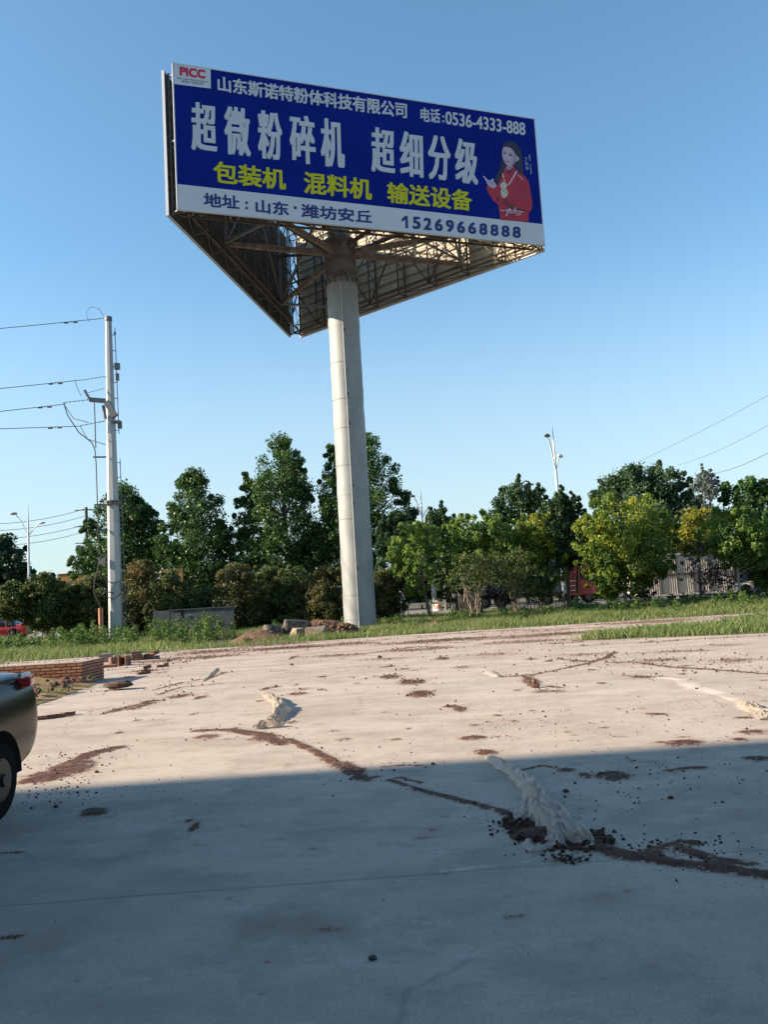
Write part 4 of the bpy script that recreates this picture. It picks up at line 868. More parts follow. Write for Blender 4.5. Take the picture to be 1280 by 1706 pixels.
# ---------------------------------------------------------------- street lamps
def lamp(px,py,depth,label,rz=0,flip=1):
    p=at(px,py,depth=depth); gz=.30; H=p.z-gz; root=empty('street_lamp',(p.x,depth,gz),label,'street lamp','white twin armed street lamps along the road',rz=R(rz))
    lm=bpy.data.materials.get('lamp_white') or mat('lamp_white',(.62,.65,.67),.35,metal=.1)
    s=MB(); s.tube([(0,0,0),(0,0,H*.80),(0,0,H)],[.12,.085,.02],12); s.build('pole',lm,root)
    s=MB(); s.tube([(0,0,0),(0,0,.9)],[.2,.18],10); s.build('base',M['darkst'],root)
    for sg,L,up in ((-1*flip,1.05,1.9),(1*flip,.95,.95)):
        s=MB(); z0=H*.80-.5; pts=[(0,0,z0),(sg*L*.25,0,z0+up*.30),(sg*L*.6,0,z0+up*.72),(sg*L,0,z0+up)]; s.tube(pts,.045,8); a_=s.build('arm',lm,root)
        s=MB(); s.ball((sg*(L+.22),0,z0+up+.12),.30,12,sc=(1.15,.6,.38)); s.build('lamp_head',[M['greyst'] if sg==-flip else lm],root)
    return root
lamp(921,712,50.5,'tall white twin arm street lamp rising above the trees on the right',rz=62)
lamp(46,841,72,'white twin arm street lamp at the left beyond the red car')
lamp(701,815,78,'small far white street lamp right of the billboard column',rz=50)
lamp(786,848,96,'farthest street lamp barely showing above the round green tree')
# ---------------------------------------------------------------- brick wall and debris
def brick_material():
    m=bpy.data.materials.new('red_brick'); m.use_nodes=True; t=m.node_tree; L=t.links.new; p=t.nodes['Principled BSDF']; p.inputs['Roughness'].default_value=.9
    tc=t.nodes.new('ShaderNodeTexCoord'); sx=t.nodes.new('ShaderNodeSeparateXYZ'); L(tc.outputs['Object'],sx.inputs[0]); ad=t.nodes.new('ShaderNodeMath'); ad.operation='ADD'; L(sx.outputs[0],ad.inputs[0]); L(sx.outputs[1],ad.inputs[1])
    cb=t.nodes.new('ShaderNodeCombineXYZ'); L(ad.outputs[0],cb.inputs[0]); L(sx.outputs[2],cb.inputs[1])
    b=t.nodes.new('ShaderNodeTexBrick'); L(cb.outputs[0],b.inputs[0]); b.inputs['Scale'].default_value=1; b.inputs['Brick Width'].default_value=.24; b.inputs['Row Height'].default_value=.072; b.inputs['Mortar Size'].default_value=.013; b.inputs['Bias'].default_value=-.2
    b.inputs['Color1'].default_value=(.34,.13,.07,1); b.inputs['Color2'].default_value=(.52,.25,.14,1); b.inputs['Mortar'].default_value=(.045,.03,.024,1)
    n=t.nodes.new('ShaderNodeTexNoise'); n.inputs['Scale'].default_value=9; L(tc.outputs['Object'],n.inputs[0]); mx=t.nodes.new('ShaderNodeMix'); mx.data_type='RGBA'; mx.blend_type='MULTIPLY'; mx.inputs[0].default_value=.6
    L(b.outputs[0],mx.inputs[6]); L(n.outputs[0],mx.inputs[7]); L(mx.outputs[2],p.inputs['Base Color'])
    x=t.nodes.new('ShaderNodeMix'); x.data_type='RGBA'; x.blend_type='ADD'; x.inputs[0].default_value=.5; L(mx.outputs[2],x.inputs[6]); L(mx.outputs[2],x.inputs[7]); L(x.outputs[2],p.inputs['Base Color'])
    bp=t.nodes.new('ShaderNodeBump'); bp.inputs['Strength'].default_value=.8; bp.inputs['Distance'].default_value=.012; bp.invert=True; L(b.outputs['Fac'],bp.inputs['Height']); L(bp.outputs[0],p.inputs['Normal'])
    return m
BR=brick_material()
bw=empty('brick_wall',(-7.2,19.5,0),'low red brick wall with a corner at the left edge of the yard','wall')
s=MB(); s.box((-6.0,.12,.25),(12.0,.24,.50)); s.box((-.12-.002,.24+.63,.249),(.236,1.26,.498)); s.build('brickwork',BR,bw)
s=MB(); s.box((-6.0,.12,.512),(11.99,.22,.02)); s.box((-.12,.88,.511),(.22,1.24,.02)); s.build('mortar_cap',mat('mortar',(.24,.19,.14),.95,(.36,.29,.22),6,bump=.6),bw)
# soil bank before the wall
xs=np.linspace(-13,-6.6,70); ys=np.linspace(13.5,19.52,70); X_,Y_=np.meshgrid(xs,ys)
edge_in=np.clip((-6.85+.10*(19.5-Y_)*0.9-X_+.25*fbm(X_*2,Y_*2,3))/.7,0,1)*np.clip((Y_-13.6)/1.2,0,1)*np.clip((X_+12.9)/.4,0,1)
Z_=edge_in*(.04+.30*np.clip((Y_-15.5)/4,0,1)*np.clip((-X_-7.2)/1.8,0,1)+.08*fbm(X_*3,Y_*3,4))-.012
ii=np.arange(X_.size).reshape(X_.shape); fcs=np.stack([ii[:-1,:-1],ii[:-1,1:],ii[1:,1:],ii[1:,:-1]],-1).reshape(-1,4)
o=npmesh('soil_bank',np.stack([X_,Y_,Z_],-1).reshape(-1,3),fcs,mat('bank_soil',(.12,.07,.035),.95,(.22,.16,.06),2.2,bump=.8,bscale=12),smooth=True); tag(o,'earth bank with dry grass in front of the red brick wall','soil',kind='stuff')
x=rng.uniform(-12.5,-6.7,16000); y=rng.uniform(13.8,19.4,16000); k=(fbm(x*1.2,y*1.2,3)>.42)&(x<-6.85+.09*(19.5-y)+.1); x,y=x[k],y[k]
zb=np.interp(y,[13.6,15,19.5],[0,.03,.12])
blades('dry_grass',np.stack([x,y,zb],-1),rng.uniform(.04,.13,len(x)),.012,M['grass'],'short dry yellowish grass on the earth bank before the brick wall','grass')
P=np.stack([rng.uniform(-9.5,-6.8,260),rng.uniform(14.5,19.3,260),rng.uniform(.03,.2,260)],-1); rocks('bank_clods',P,np.exp(rng.normal(math.log(.045),.5,260)),M['soil'],'brown clods lying on the earth bank before the brick wall','soil clods',6)
# loose bricks and blocks on the concrete beyond the wall
LBG='loose bricks and blocks lying beside the low brick wall'
blk=mat('grey_block',(.16,.15,.14),.95,(.24,.22,.2),8,bump=.4); brk=mat('loose_brick',(.13,.065,.05),.95,(.25,.14,.10),10,bump=.4)
for i,(px,py,sx_,sy_,sz_,rz,m,lab) in enumerate(((176,1103,.42,.3,.28,.1,blk,'dark grey concrete block nearest the corner of the brick wall'),(189,1109,.26,.2,.26,.8,brk,'brown brick standing upright right of the grey block'),(197,1105,.3,.22,.26,.4,blk,'pale hollow block between two brown bricks'),
    (207,1109,.5,.3,.30,-.2,brk,'large broken chunk of brickwork right of the hollow block'),(227,1100,.42,.24,.14,.2,brk,'flat reddish brick behind the broken brickwork chunk'),(249,1098,.55,.4,.12,-.3,brk,'flat dark slab of bricks stacked right of the other bricks'),
    (277,1110,.12,.12,.18,0,brk,'small brick stub standing right of the flat slab'),(242,1122,.26,.14,.1,.3,brk,'lone brick lying in front of the slab'),(180,1112,.5,.2,.08,.1,brk,'flat brick under the grey block'))):
    p=at(px,py,0); s=MB()
    if 'slab' in lab:
        s.box((0,0,.05),(sx_,sy_,.1),Matrix.Rotation(.1,3,'Z')); s.box((.05,.03,.16),(sx_*.8,sy_*.8,.1),Matrix.Rotation(-.25,3,'Y')); s.box((-.12,-.2,.03),(.24,.12,.06),Matrix.Rotation(.6,3,'Z'))
    elif 'hollow' in lab:
        for (a,b_) in ((-.12,.0),(.12,.0)): s.box((a,b_,sz_/2),(.05,sy_,sz_))
        s.box((0,sy_/2-.03,sz_/2),(.188,.05,sz_)); s.box((0,0,.03),(.186,sy_-.12,.05)); s.box((0,0,sz_-.03),(.186,sy_-.12,.05))
    elif 'chunk' in lab:
        for k in range(3): s.box((random.uniform(-.04,.04),0,.05+k*.1),(sx_*(1-.1*k),sy_,.088),Matrix.Rotation(random.uniform(-.15,.15),3,'Z'))
    else: s.box((0,0,sz_/2),(sx_,sy_,sz_),Matrix.Rotation(random.uniform(-.03,.03),3,'Y'))
    o=s.build('loose_brick' if m is brk else 'concrete_block',m,None,bevel=.012); o.location=(p.x,p.y,.002); o.rotation_euler=(0,0,rz); tag(o,lab,'brick' if m is brk else 'block',LBG)
FBG='row of bricks lying flat between the wall and the black car'
for i,(px,py,lab) in enumerate(((66,1199,'leftmost flat brick in the row beside the black car'),(80,1197,'second flat brick in the row, tan topped'),(96,1195,'third flat brick in the row'),(112,1192,'rightmost flat brick in the row, farthest from the black car'))):
    p=at(px,py,0); s=MB(); s.box((0,0,.03),(.23,.11,.055)); s.box((.005,.004,.0592),(.18,.08,.003),mi=1); o=s.build('flat_brick',[brk,mat('brick_dust',(.45,.33,.24),.95)],None,bevel=.004); o.location=(p.x,p.y,.001); o.rotation_euler=(0,0,.25+random.uniform(-.15,.15)); tag(o,lab,'brick',FBG)
# single stones
for (px,py,r,m,lab) in ((621,1599,.016,'darkst','single black stone lying alone at the bottom of the photo'),(893,1146,.065,'soilred','upright red clod casting a shadow, left of the large right hand mud patch'),(197,1149,.20,'soil','dark flat lump of earth lying right of the brick wall shadow'),
    (722,1274,.017,'soil','small dark clod in the shade right of the long plastic sheet'),(486,1108,.035,'soil','small round clod alone near the far edge of the yard'),(633,1096,.05,'soil','dark clod on the far mud streak left of centre'),(1002,1290,.017,'soil','small clod left of the dark oval mud patch'),(944,1320,.02,'soil','dark pebble right of the upper part of the plastic sheet'),(1118,1331,.018,'soil','dark pebble furthest right in the shade below the oval mud patch')):
    p=at(px,py,0); s=MB(); s.ball((0,0,r*.55),r,9,sc=(1.25 if 'flat' not in lab else 1.5,1,.75 if 'flat' not in lab else .4),jit=.22,seed=px,sm=False)
    if 'upright' in lab: s.ball((-.02,0,r*1.7),r*.6,8,jit=.25,seed=5,sm=False)
    o=s.build('stone',M[m]); o.location=(p.x,p.y,0); tag(o,lab,'stone')
# rocks and red soil heaps by the column
def heap(name,cx,cy,rx,ry,h,m,lab,seed):
    n=44; xs=np.linspace(-1.15,1.15,n); X_,Y_=np.meshgrid(xs,xs); r=np.sqrt(X_**2+Y_**2); Z_=h*np.clip(1-r**1.6,-.2,1)*(.55+.8*fbm(X_*3+seed,Y_*3,4))+.10*h*fbm(X_*14+seed,Y_*14,3)*np.clip(1.2-r,0,1)
    g0=float(terrain_z(cx,cy)); ii=np.arange(X_.size).reshape(X_.shape); f=np.stack([ii[:-1,:-1],ii[:-1,1:],ii[1:,1:],ii[1:,:-1]],-1).reshape(-1,4)
    o=npmesh(name,np.stack([X_*rx,Y_*ry,Z_-.02],-1).reshape(-1,3),f,m,smooth=True); o.location=(cx,cy,g0); return tag(o,lab,'soil heap')
p=at(432,1062,depth=38); heap('soil_heap',p.x,38,1.5,1.1,.5,M['soilred'],'reddish earth heap left of the grey rock at the hedge',3)
p=at(535,1040,depth=40.5); heap('soil_heap',p.x,40.5,2.2,1.0,.68,M['soilred'],'red earth heap behind the rocks, left of the billboard column',9)
p=at(566,1045,depth=40.2); heap('soil_heap',p.x-.2,40.3,1.1,.8,.5,M['soilred'],'small red earth heap touching the left side of the billboard column',14)
import bmesh
def hull(w,d,h,seed,n=17):
    rr=random.Random(seed); bm=bmesh.new()
    for i in range(n):
        v=Vector([math.copysign(abs(rr.uniform(-1,1))**.35,rr.uniform(-1,1))*.88 for _ in range(3)]); v.z=max(v.z,-.5); bm.verts.new((v.x*w/2,v.y*d/2,(v.z+.5)*h/1.5))
    r=bmesh.ops.convex_hull(bm,input=bm.verts); bmesh.ops.delete(bm,geom=[g for g in r['geom_interior'] if isinstance(g,bmesh.types.BMVert)],context='VERTS')
    bmesh.ops.bevel(bm,geom=list(bm.edges),offset=.012*w,segments=1,affect='EDGES')
    me=bpy.data.meshes.new('boulder'); bm.to_mesh(me); bm.free(); return me
def rock(px,py,depth,w,h,m,lab,seed):
    p=at(px,py,depth=depth); me=hull(w*1.1,w*.8,h*.98,seed); me.materials.append(M[m]); o=bpy.data.objects.new('boulder',me); col.objects.link(o); o.location=(p.x,depth,float(terrain_z(p.x,depth))-.05); o.rotation_euler=(0,0,seed*.7); tag(o,lab,'boulder','boulders left of the billboard column')
rock(452,1048,38.8,1.1,.85,'rock','grey brown jagged boulder at the left of the group',3); rock(491,1040,39.0,1.15,1.0,'rock','tallest boulder, reddish brown with a flat top',5); rock(493,1055,38.0,.75,.62,'rocktan','small pale tan boulder in front of the tallest one',8); rock(528,1050,38.2,1.25,.62,'rocktan','long low tan boulder nearest the billboard column',11); rock(512,1042,39.6,.5,.8,'soilred','small red brown boulder between tallest and long low one',17)
rock(408,1072,37.2,.5,.3,'soilred','small red brown stone at the left end of the earth heap',21); rock(1176,1000,46,.8,.55,'rocktan','pale tan rock at the foot of the purple sapling',23)
p=at(727,1036,depth=40); heap('soil_heap',p.x,40,.7,.5,.35,M['soilred'],'small orange earth patch in the grass right of the column',31)
P=[];r_=[]
for (px,dep,n,sx_,hh) in ((432,38,150,1.3,.4),(535,40.3,200,1.8,.55),(575,40.2,110,.8,.4),(500,38.5,70,1.8,.12)):
    c_=at(px,1050,depth=dep)
    for i in range(n):
        a_=random.gauss(0,.42); b_=random.gauss(0,.42); P.append((c_.x+a_*sx_,dep+b_*.9,float(terrain_z(0,dep))+max(0,hh*(1-(a_*a_+b_*b_)*1.1)))); r_.append(random.uniform(.03,.11))
rocks('heap_clods',np.array(P),np.array(r_),M['soilred'],'reddish clods covering the earth heaps left of the billboard column','soil clods',6)
# low grey utility wall
q0=at(284,1018,depth=43.5); lw=empty('low_wall',(q0.x,43.5,.1),'low grey concrete wall panels behind the silvery plants','wall')
for i,(x0,x1) in enumerate(((-.9,-.02),(.03,.42),(.72,2.3),(2.33,3.3))):
    s=MB(); s.box(((x0+x1)/2,0,.72),(x1-x0,.12,1.5)); s.build('wall_panel',M['concwall'],lw,bevel=.01)
s=MB(); s.box((1.6,0,1.49),(3.4,.2,.05)); s.build('coping',M['concwall'],lw)
s=MB(); s.box((.57,.12,.7),(.3,.1,1.4)); s.build('slot_shade',M['darkst'],lw)  # dark box stands in for the shade in the gap between panels
# bollards, barrier, sign post near the road
s=empty('bollard',(at(758,1000,depth=52).x,52,.28),'grey green concrete bollard left of the dark box under the green tree','bollard'); b_=MB(); b_.tube([(0,0,0),(0,0,1.2)],[.27,.24],10,sm=False); b_.tube([(0,0,1.2),(0,0,1.28)],[.24,.16],10,sm=False); b_.build('post',M['concwall'],s)
s=empty('utility_cabinet',(at(784,1000,depth=53).x,53,.28),'dark box cabinet under the round green tree','cabinet'); b_=MB(); b_.box((0,0,.8),(1.5,.7,1.6)); b_.build('body',M['darkst'],s,bevel=.02); b_=MB(); b_.box((0,0,1.64),(1.6,.8,.07)); b_.build('lid',M['greyst'],s)
s=empty('barrier_drum',(at(729,990,depth=66).x,66,.31),'orange and white barrier drum on the road right of the lime green tree','traffic barrel'); b_=MB(); b_.tube([(0,0,0),(0,0,.8)],[.30,.20],14); b_.build('body',mat('drum_orange',(.65,.16,.04),.5),s); b_=MB(); b_.tube([(0,0,0),(0,0,.14)],[.42,.40],14); b_.build('base',M['white'],s)
b_=MB(); b_.tube([(0,0,.42),(0,0,.6)],[.26,.235],14,cap=False); b_.build('stripe',M['white'],s)
for (px,dep,h,lab) in ((669,60,1.9,'white birch like post by the road under the lime green tree'),(724,70,2.9,'pale pillar rising behind the orange barrel')):
    p=at(px,1000,depth=dep); s=empty('white_post',(p.x,dep,.3),lab,'post'); b_=MB(); b_.tube([(0,0,0),(0,0,h)],[.22,.18],8,sm=False); b_.build('shaft',mat('post_paint',(.5,.52,.5),.8,(.12,.13,.12),5,lo=.45,hi=.55),s); b_=MB(); b_.box((0,0,h+.04),(.5,.5,.08)); b_.build('top',M['concwall'],s)
gr_=empty('guard_rail',(at(720,1003,depth=54).x,53.6,.28),'low grey rail with thin posts along the near side of the road','guard rail')
b_=MB(); b_.beam((-3.4,0,.75),(1.6,0,.78),.04,.14); b_.build('rail',M['steel'],gr_)
for x in (-3,-1.6,-.1,1.2): b_=MB(); b_.tube([(x,0,0),(x,0,1.0)],.04,6); b_.build('post',M['darkst'],gr_)
# ---------------------------------------------------------------- vehicles
archm=mat('arch_black',(.004,.004,.004),.95,spec=.05)
rim=mat('wheel_rim',(.025,.025,.025),.5,metal=.2)
def wheel(root,x,y,r,w,kind='wheel'):
    s=MB(); s.tube([(x,y-w/2,r),(x,y-w/2+.03,r),(x,y+w/2-.03,r),(x,y+w/2,r)],[r*.9,r,r,r*.9],20); o=s.build('wheel',M['blacktyre'],root)
    s=MB(); s.tube([(x,y-w/2-.012,r),(x,y-w/2+.02,r)],[r*.5,r*.62],14); s.tube([(x,y-w/2-.04,r),(x,y-w/2,r)],[r*.15,r*.18],8); s.build('rim',rim,o)
def loft(secs,name,mats,parent,mi=None):
    """secs: list of rings (same length) -> closed ring loft"""
    s=MB(); n=len(secs[0]); vs=[p for r in secs for p in r]; fs=[]
    for i in range(len(secs)-1):
        for k in range(n): fs.append((i*n+k,i*n+(k+1)%n,(i+1)*n+(k+1)%n,(i+1)*n+k))
    s.add(vs,fs,0,True); s.add(secs[0],[tuple(range(n))],0); s.add(secs[-1],[tuple(range(n))[::-1]],0)
    return s.build(name,mats,parent)
def car(name,loc,rz,paint,label,L=4.4,Wd=1.8,H=1.45,deck=.98,group=None,hatch=False):
    root=empty(name,loc,label,'car',group,rz)
    # x: rear=+L/2, front=-L/2 ; rings in yz
    st=[(-1.0,.55,.42,.70),(-.97,.30,.80,.72),(-.85,.22,.92,.86),(-.62,.20,.97,.92),(-.42,.20,.98,.97),(-.1,.20,.99,.99),(.3,.20,1.0,.99),(.6,.20,1.02,.97),(.85,.24,1.04,.97),(.955,.29,1.04,.965),(.988,.36,1.03,.95),(.997,.42,1.02,.94),(1.0,.48,.98,.90)]
    secs=[]
    for (fx_,z0,z1,wf) in st:
        x=fx_*L/2; w=Wd/2*wf; zt=z1*deck; zm=(z0+zt)/2; ring=[]
        for (a,b_) in ((-.75,0),(-.96,.10),(-1.0,.40),(-.985,.66),(-.93,.88),(-.82,.985),(-.4,1.0),(.4,1.0),(.82,.985),(.93,.88),(.985,.66),(1.0,.40),(.96,.10),(.75,0)):
            ring.append((x,a*w,z0+(zt-z0)*b_))
        secs.append(ring)
    b0=loft(secs,'body',[paint],root)
    bm_=b0.modifiers.new('sub','SUBSURF'); bm_.levels=1; bm_.render_levels=2
    # cabin
    xr=(.62 if not hatch else .90)*L/2
    cab=[(-.46*L/2,deck*.96,deck*.965,.80),(-.15*L/2,deck*.96,H*.97,.74),(.1*L/2,deck*.96,H,.73),(.35*L/2,deck*.96,H*.985,.72),(xr*.72,deck*.96,H*.93,.70),(xr*1.12,deck*.96,deck*.99,.76)]
    secs=[]
    for (x,z0,z1,wf) in cab:
        w=Wd/2*wf; ring=[(x,a*(w+(Wd/2*.93-w)*(1-b_)),z0+(z1-z0)*b_) for (a,b_) in ((-1,0),(-1,.5),(-1,.86),(-.85,1),(.85,1),(1,.86),(1,.5),(1,0))]
        secs.append(ring)
    cabin=loft(secs,'cabin',[M['glassdk']],root)
    s=MB(); rf=[(x,H*q+.012,w*Wd/2*.98) for (x,q,w) in ((-.14*L/2,.965,.70),(.1*L/2,1.0,.69),(.35*L/2,.985,.68),(xr*.72,.93,.66))]
    vs=[];fs=[]
    for (x,z,w) in rf: vs+=[(x,-w,z-.03),(x,-w*.6,z+.004),(x,w*.6,z+.004),(x,w,z-.03)]
    for i in range(len(rf)-1):
        for k in range(3): fs.append((i*4+k,i*4+k+1,i*4+5+k,i*4+4+k))
    s.add(vs,fs,0,True); s.build('roof',[paint],root)
    for xx in (-.60*L/2,(.64 if L!=4.2 else .595)*L/2):
        for yy in (-Wd/2+.11,Wd/2-.11):
            wheel(root,xx,yy if yy<0 else yy,.32,.21)
            s=MB(); sg=-1 if yy<0 else 1; yo=sg*(Wd/2*.985+.004)
            pts=[(xx+.39*math.cos(a),yo,.32+.39*math.sin(a)) for a in [math.pi*i/14 for i in range(15)]]
            s.add(pts+[(xx,yo,.32)],[(i,i+1,15) for i in range(14)]); s.build('wheel_arch',archm,root)
    lr=bpy.data.materials.get('tail_lamp_red') or mat('tail_lamp_red',(.55,.012,.03),.2,coat=.5); lw_=bpy.data.materials.get('lamp_clear') or mat('lamp_clear',(.5,.55,.6),.15,coat=.5)
    for sg in (-1,1):
        s=MB(); s.box((L/2*.935,sg*Wd/2*.86,deck*.95),(.26,.16,.085),Matrix.Rotation(-sg*.25,3,'Z')); s.build('tail_lamp',lr,root,bevel=.02)
        s=MB(); s.box((L/2*.985,sg*Wd/2*.60,deck*.90),(.10,.20,.10)); s.build('reversing_lamp',lw_,root,bevel=.02)
        s=MB(); s.box((-L/2*.955,sg*Wd/2*.66,deck*.70),(.16,.34,.13)); s.build('headlight',lw_,root,bevel=.02)
        s=MB(); s.box((-.40*L/2,sg*(Wd/2+.05),deck*1.02),(.10,.18,.13)); s.build('mirror',[paint],root,bevel=.02)
        for xx in (-.22*L/2,.2*L/2): s=MB(); s.box((xx,sg*(Wd/2*.99+.012),deck*.80),(.16,.02,.03)); s.build('door_handle',[paint],root)
    s=MB(); s.box((L/2+.005,0,deck*.62),(.02,.44,.14)); s.build('number_plate',M['white'],root)
    if L!=4.2: s=MB(); s.tube([(L/2*.9,-Wd/2*.9,.34),(L/2*1.0,-Wd/2*.55,.30),(L/2*1.0,Wd/2*.55,.30),(L/2*.9,Wd/2*.9,.34)],.06,8); s.build('bumper',[paint],root)
    if L==4.2:
        for sg in (-1,1):
            pass
            s=MB(); s.box((L/2*.90,sg*(Wd/2*.90),deck*1.0),(.20,.04,.05)); s.build('lamp_strip',lw_,root,bevel=.01)
        s=MB(); s.box((L/2*.80,0,deck*1.055),(.34,Wd*.70,.03)); s.build('boot_lid',M['glassdk'],root,bevel=.012)
    return root
blackp=mat('black_dusty_paint',(.005,.005,.005),.20,(.020,.015,.011),2.2,coat=.1,lo=.4,hi=.8,spec=.35)
car('parked_car',(-4.08,5.60,0),R(90),blackp,'black dusty car at the left edge of the yard with a red tail light',L=4.2,Wd=1.78,H=1.50,deck=1.10,hatch=False)
redp=mat('red_paint',(.40,.012,.02),.3,coat=.5)
p=at(2,1045,depth=55); car('red_car',(p.x-.4,55,.306),R(3),redp,'red car on the road at the far left, half behind bushes',L=4.6,Wd=1.8,H=1.42,deck=.92)
whitep=mat('white_paint',(.6,.61,.62),.3,coat=.5)
p=at(1222,985,depth=62); car('white_car',(p.x,64,.306),R(2),whitep,'white car on the road behind the small branching tree at the right',L=4.5,H=1.45,deck=.92)
# trailer
p=at(1130,990,depth=56); tr=empty('cargo_trailer',(at(1148,990,depth=56).x,56.4,.25),'beige ribbed cargo trailer behind the large yellow green tree','trailer',rz=R(1.5)); tr.scale=(.76,1,1)
bt=mat('trailer_beige',(.46,.40,.33),.75,(.56,.50,.42),2,bump=.1)
s=MB(); vs=[];fs=[]; n=44
for i in range(n*2+1):
    x=-4.4+8.8*i/(n*2); d=0 if i%2 else .075; vs+=[(x,-d,.45),(x,-d,3.05)]
for i in range(n*2): fs.append((2*i,2*i+2,2*i+3,2*i+1))
s.add(vs,fs); s.box((0,1.2,1.75),(8.8,2.36,2.58)); s.build('side_panel',bt,tr)
s=MB()
for x in (-4.35,-2.2,-.75,.75,2.2,4.35): s.box((x,-.085,1.75),(.10,.06,2.6))
s.box((0,-.08,1.75),(8.7,.05,.10)); s.each('post',M['rustdk'],tr)
s=MB(); s.box((0,-.07,3.10),(8.9,.14,.09)); s.box((0,-.07,.40),(8.9,.14,.12)); s.each('side_rail',mat('trailer_rail',(.50,.45,.40),.6),tr)
s=MB(); s.tube([(-4.2,.1,3.75),(2.6,.1,3.82)],.035,6)
for x in (-4.0,-1.6,.6,2.5): s.tube([(x,.1,3.1),(x,.1,3.8)],.03,6)
s.build('roof_rail',M['steel'],tr)
for x in (-1.2,-.1,3.0): wheel(tr,x,.3,.42,.3); 
s=MB(); s.box((-.6,.5,.42),(2.2,.5,.3)); s.build('mudguard',M['darkst'],tr,bevel=.05)
# truck body + red cab
p=at(948,990,depth=61.5); tk=empty('red_truck',(p.x,61.5,.306),'red truck cab with dark green tarpaulin body behind the yellow green trees','truck',rz=R(2))
s=MB(); s.box((1.05,1.2,1.75),(2.2,2.35,2.3)); s.box((2.1,1.2,1.2),(.3,2.3,1.2)); s.build('cab',mat('truck_red',(.16,.010,.012),.4,(.09,.008,.010),3,coat=.3),tk,bevel=.12)
s=MB(); s.box((1.35,.02,2.15),(.8,.04,.7)); s.box((2.17,1.2,2.2),(.06,2.0,.8)); s.build('window',M['glassdk'],tk)
s=MB(); s.box((-.15,.05,1.3),(.25,.2,2.4)); s.tube([(-.4,.1,1.0),(-.4,.1,3.1)],.09,8); s.build('exhaust_stack',M['white'],tk)
s=MB(); 
for z in (1.0,1.35,1.7): s.box((.4,-.01,z),(.5,.04,.04))
s.each('step',M['steel'],tk)
tarp=mat('tarpaulin',(.02,.04,.045),.6,(.035,.06,.065),1.5,bump=.4)
s=MB(); s.box((-4.1,1.2,2.15),(7.0,2.4,2.4)); s.build('tarpaulin_body',tarp,tk,bevel=.08)
s=MB(); s.box((-2.4,1.2,.8),(10.0,1.0,.25)); s.build('chassis',M['darkst'],tk)
for x in (-6.2,-5.0,-1.6,1.5): wheel(tk,x,.2,.48,.3)
s=MB(); s.box((2.4,.4,.65),(.3,2.2,.3)); s.build('bumper',M['darkst'],tk,bevel=.03)
# second red truck on the right
p=at(1190,960,depth=66); t2=empty('red_lorry',(p.x,67,.306),'red lorry cab partly seen right of the beige trailer','truck',rz=R(2))
s=MB(); s.box((0,1.2,1.9),(1.7,2.3,2.6)); s.build('cab',mat('lorry_red',(.25,.015,.02),.5),t2,bevel=.1)
s=MB(); s.box((.5,.02,2.4),(.7,.04,.8)); s.build('window',M['glassdk'],t2)
s=MB(); s.box((3.7,1.2,1.9),(5.2,2.3,2.4)); s.build('cargo_box',M['darkst'],t2,bevel=.05)
for x in (0.1,3.0,5.2): wheel(t2,x,.2,.5,.3)
s=MB(); s.box((3.0,1.2,.6),(6,1.0,.25)); s.build('chassis',M['darkst'],t2)
# person in orange near the right edge
p=at(1262,985,depth=54); pr_=empty('person',(p.x,54,.28),'person in an orange top and dark trousers standing near the right edge','person')
def skinfig(name,verts,edges,rad,m,parent):
    me=bpy.data.meshes.new(name); me.from_pydata(verts,edges,[]); o=bpy.data.objects.new(name,me); col.objects.link(o); o.parent=parent
    md=o.modifiers.new('skin','SKIN'); 
    for v,r in zip(me.skin_vertices[0].data,rad): v.radius=(r,r)
    me.skin_vertices[0].data[0].use_root=True
    o.modifiers.new('sub','SUBSURF').render_levels=2; me.materials.append(m); return o
V_=[(0,0,.95),(0,0,1.15),(0,0,1.38),(0,0,1.50),(0,0,1.60),(0,-.01,1.70),(-.18,0,1.40),(-.25,.02,1.12),(-.22,-.08,.88),(.18,0,1.40),(.26,.02,1.12),(.23,-.08,.88),(-.10,0,.90),(-.11,-.01,.48),(-.12,.02,.08),(-.12,-.12,.04),(.10,0,.90),(.13,.03,.48),(.15,.05,.08),(.15,-.09,.04)]
E_=[(0,1),(1,2),(2,3),(3,4),(4,5),(2,6),(6,7),(7,8),(2,9),(9,10),(10,11),(0,12),(12,13),(13,14),(14,15),(0,16),(16,17),(17,18),(18,19)]
rd=[.13,.125,.14,.055,.09,.085,.06,.042,.035,.06,.042,.035,.09,.06,.045,.04,.09,.06,.045,.04]
skinfig('body',V_,E_,rd,mat('skin_tone',(.35,.20,.14),.6),pr_)
skinfig('jacket',[(0,0,.96),(0,0,1.15),(0,0,1.38),(0,0,1.47),(-.18,0,1.39),(-.255,.02,1.12),(-.225,-.07,.92),(.18,0,1.39),(.265,.02,1.12),(.235,-.07,.92)],[(0,1),(1,2),(2,3),(2,4),(4,5),(5,6),(2,7),(7,8),(8,9)],[.155,.15,.165,.07,.08,.06,.052,.08,.06,.052],mat('orange_cloth',(.75,.22,.02),.8),pr_)
skinfig('trousers',[(0,0,.97),(-.10,0,.88),(-.11,-.01,.48),(-.12,.02,.10),(.10,0,.88),(.13,.03,.48),(.15,.05,.10)],[(0,1),(1,2),(2,3),(0,4),(4,5),(5,6)],[.15,.105,.075,.06,.105,.075,.06],mat('dark_cloth',(.02,.022,.03),.8),pr_)
s=MB(); s.ball((0,.012,1.735),.098,12,sc=(.95,1.05,.8)); s.build('hair',M['cable'],pr_)
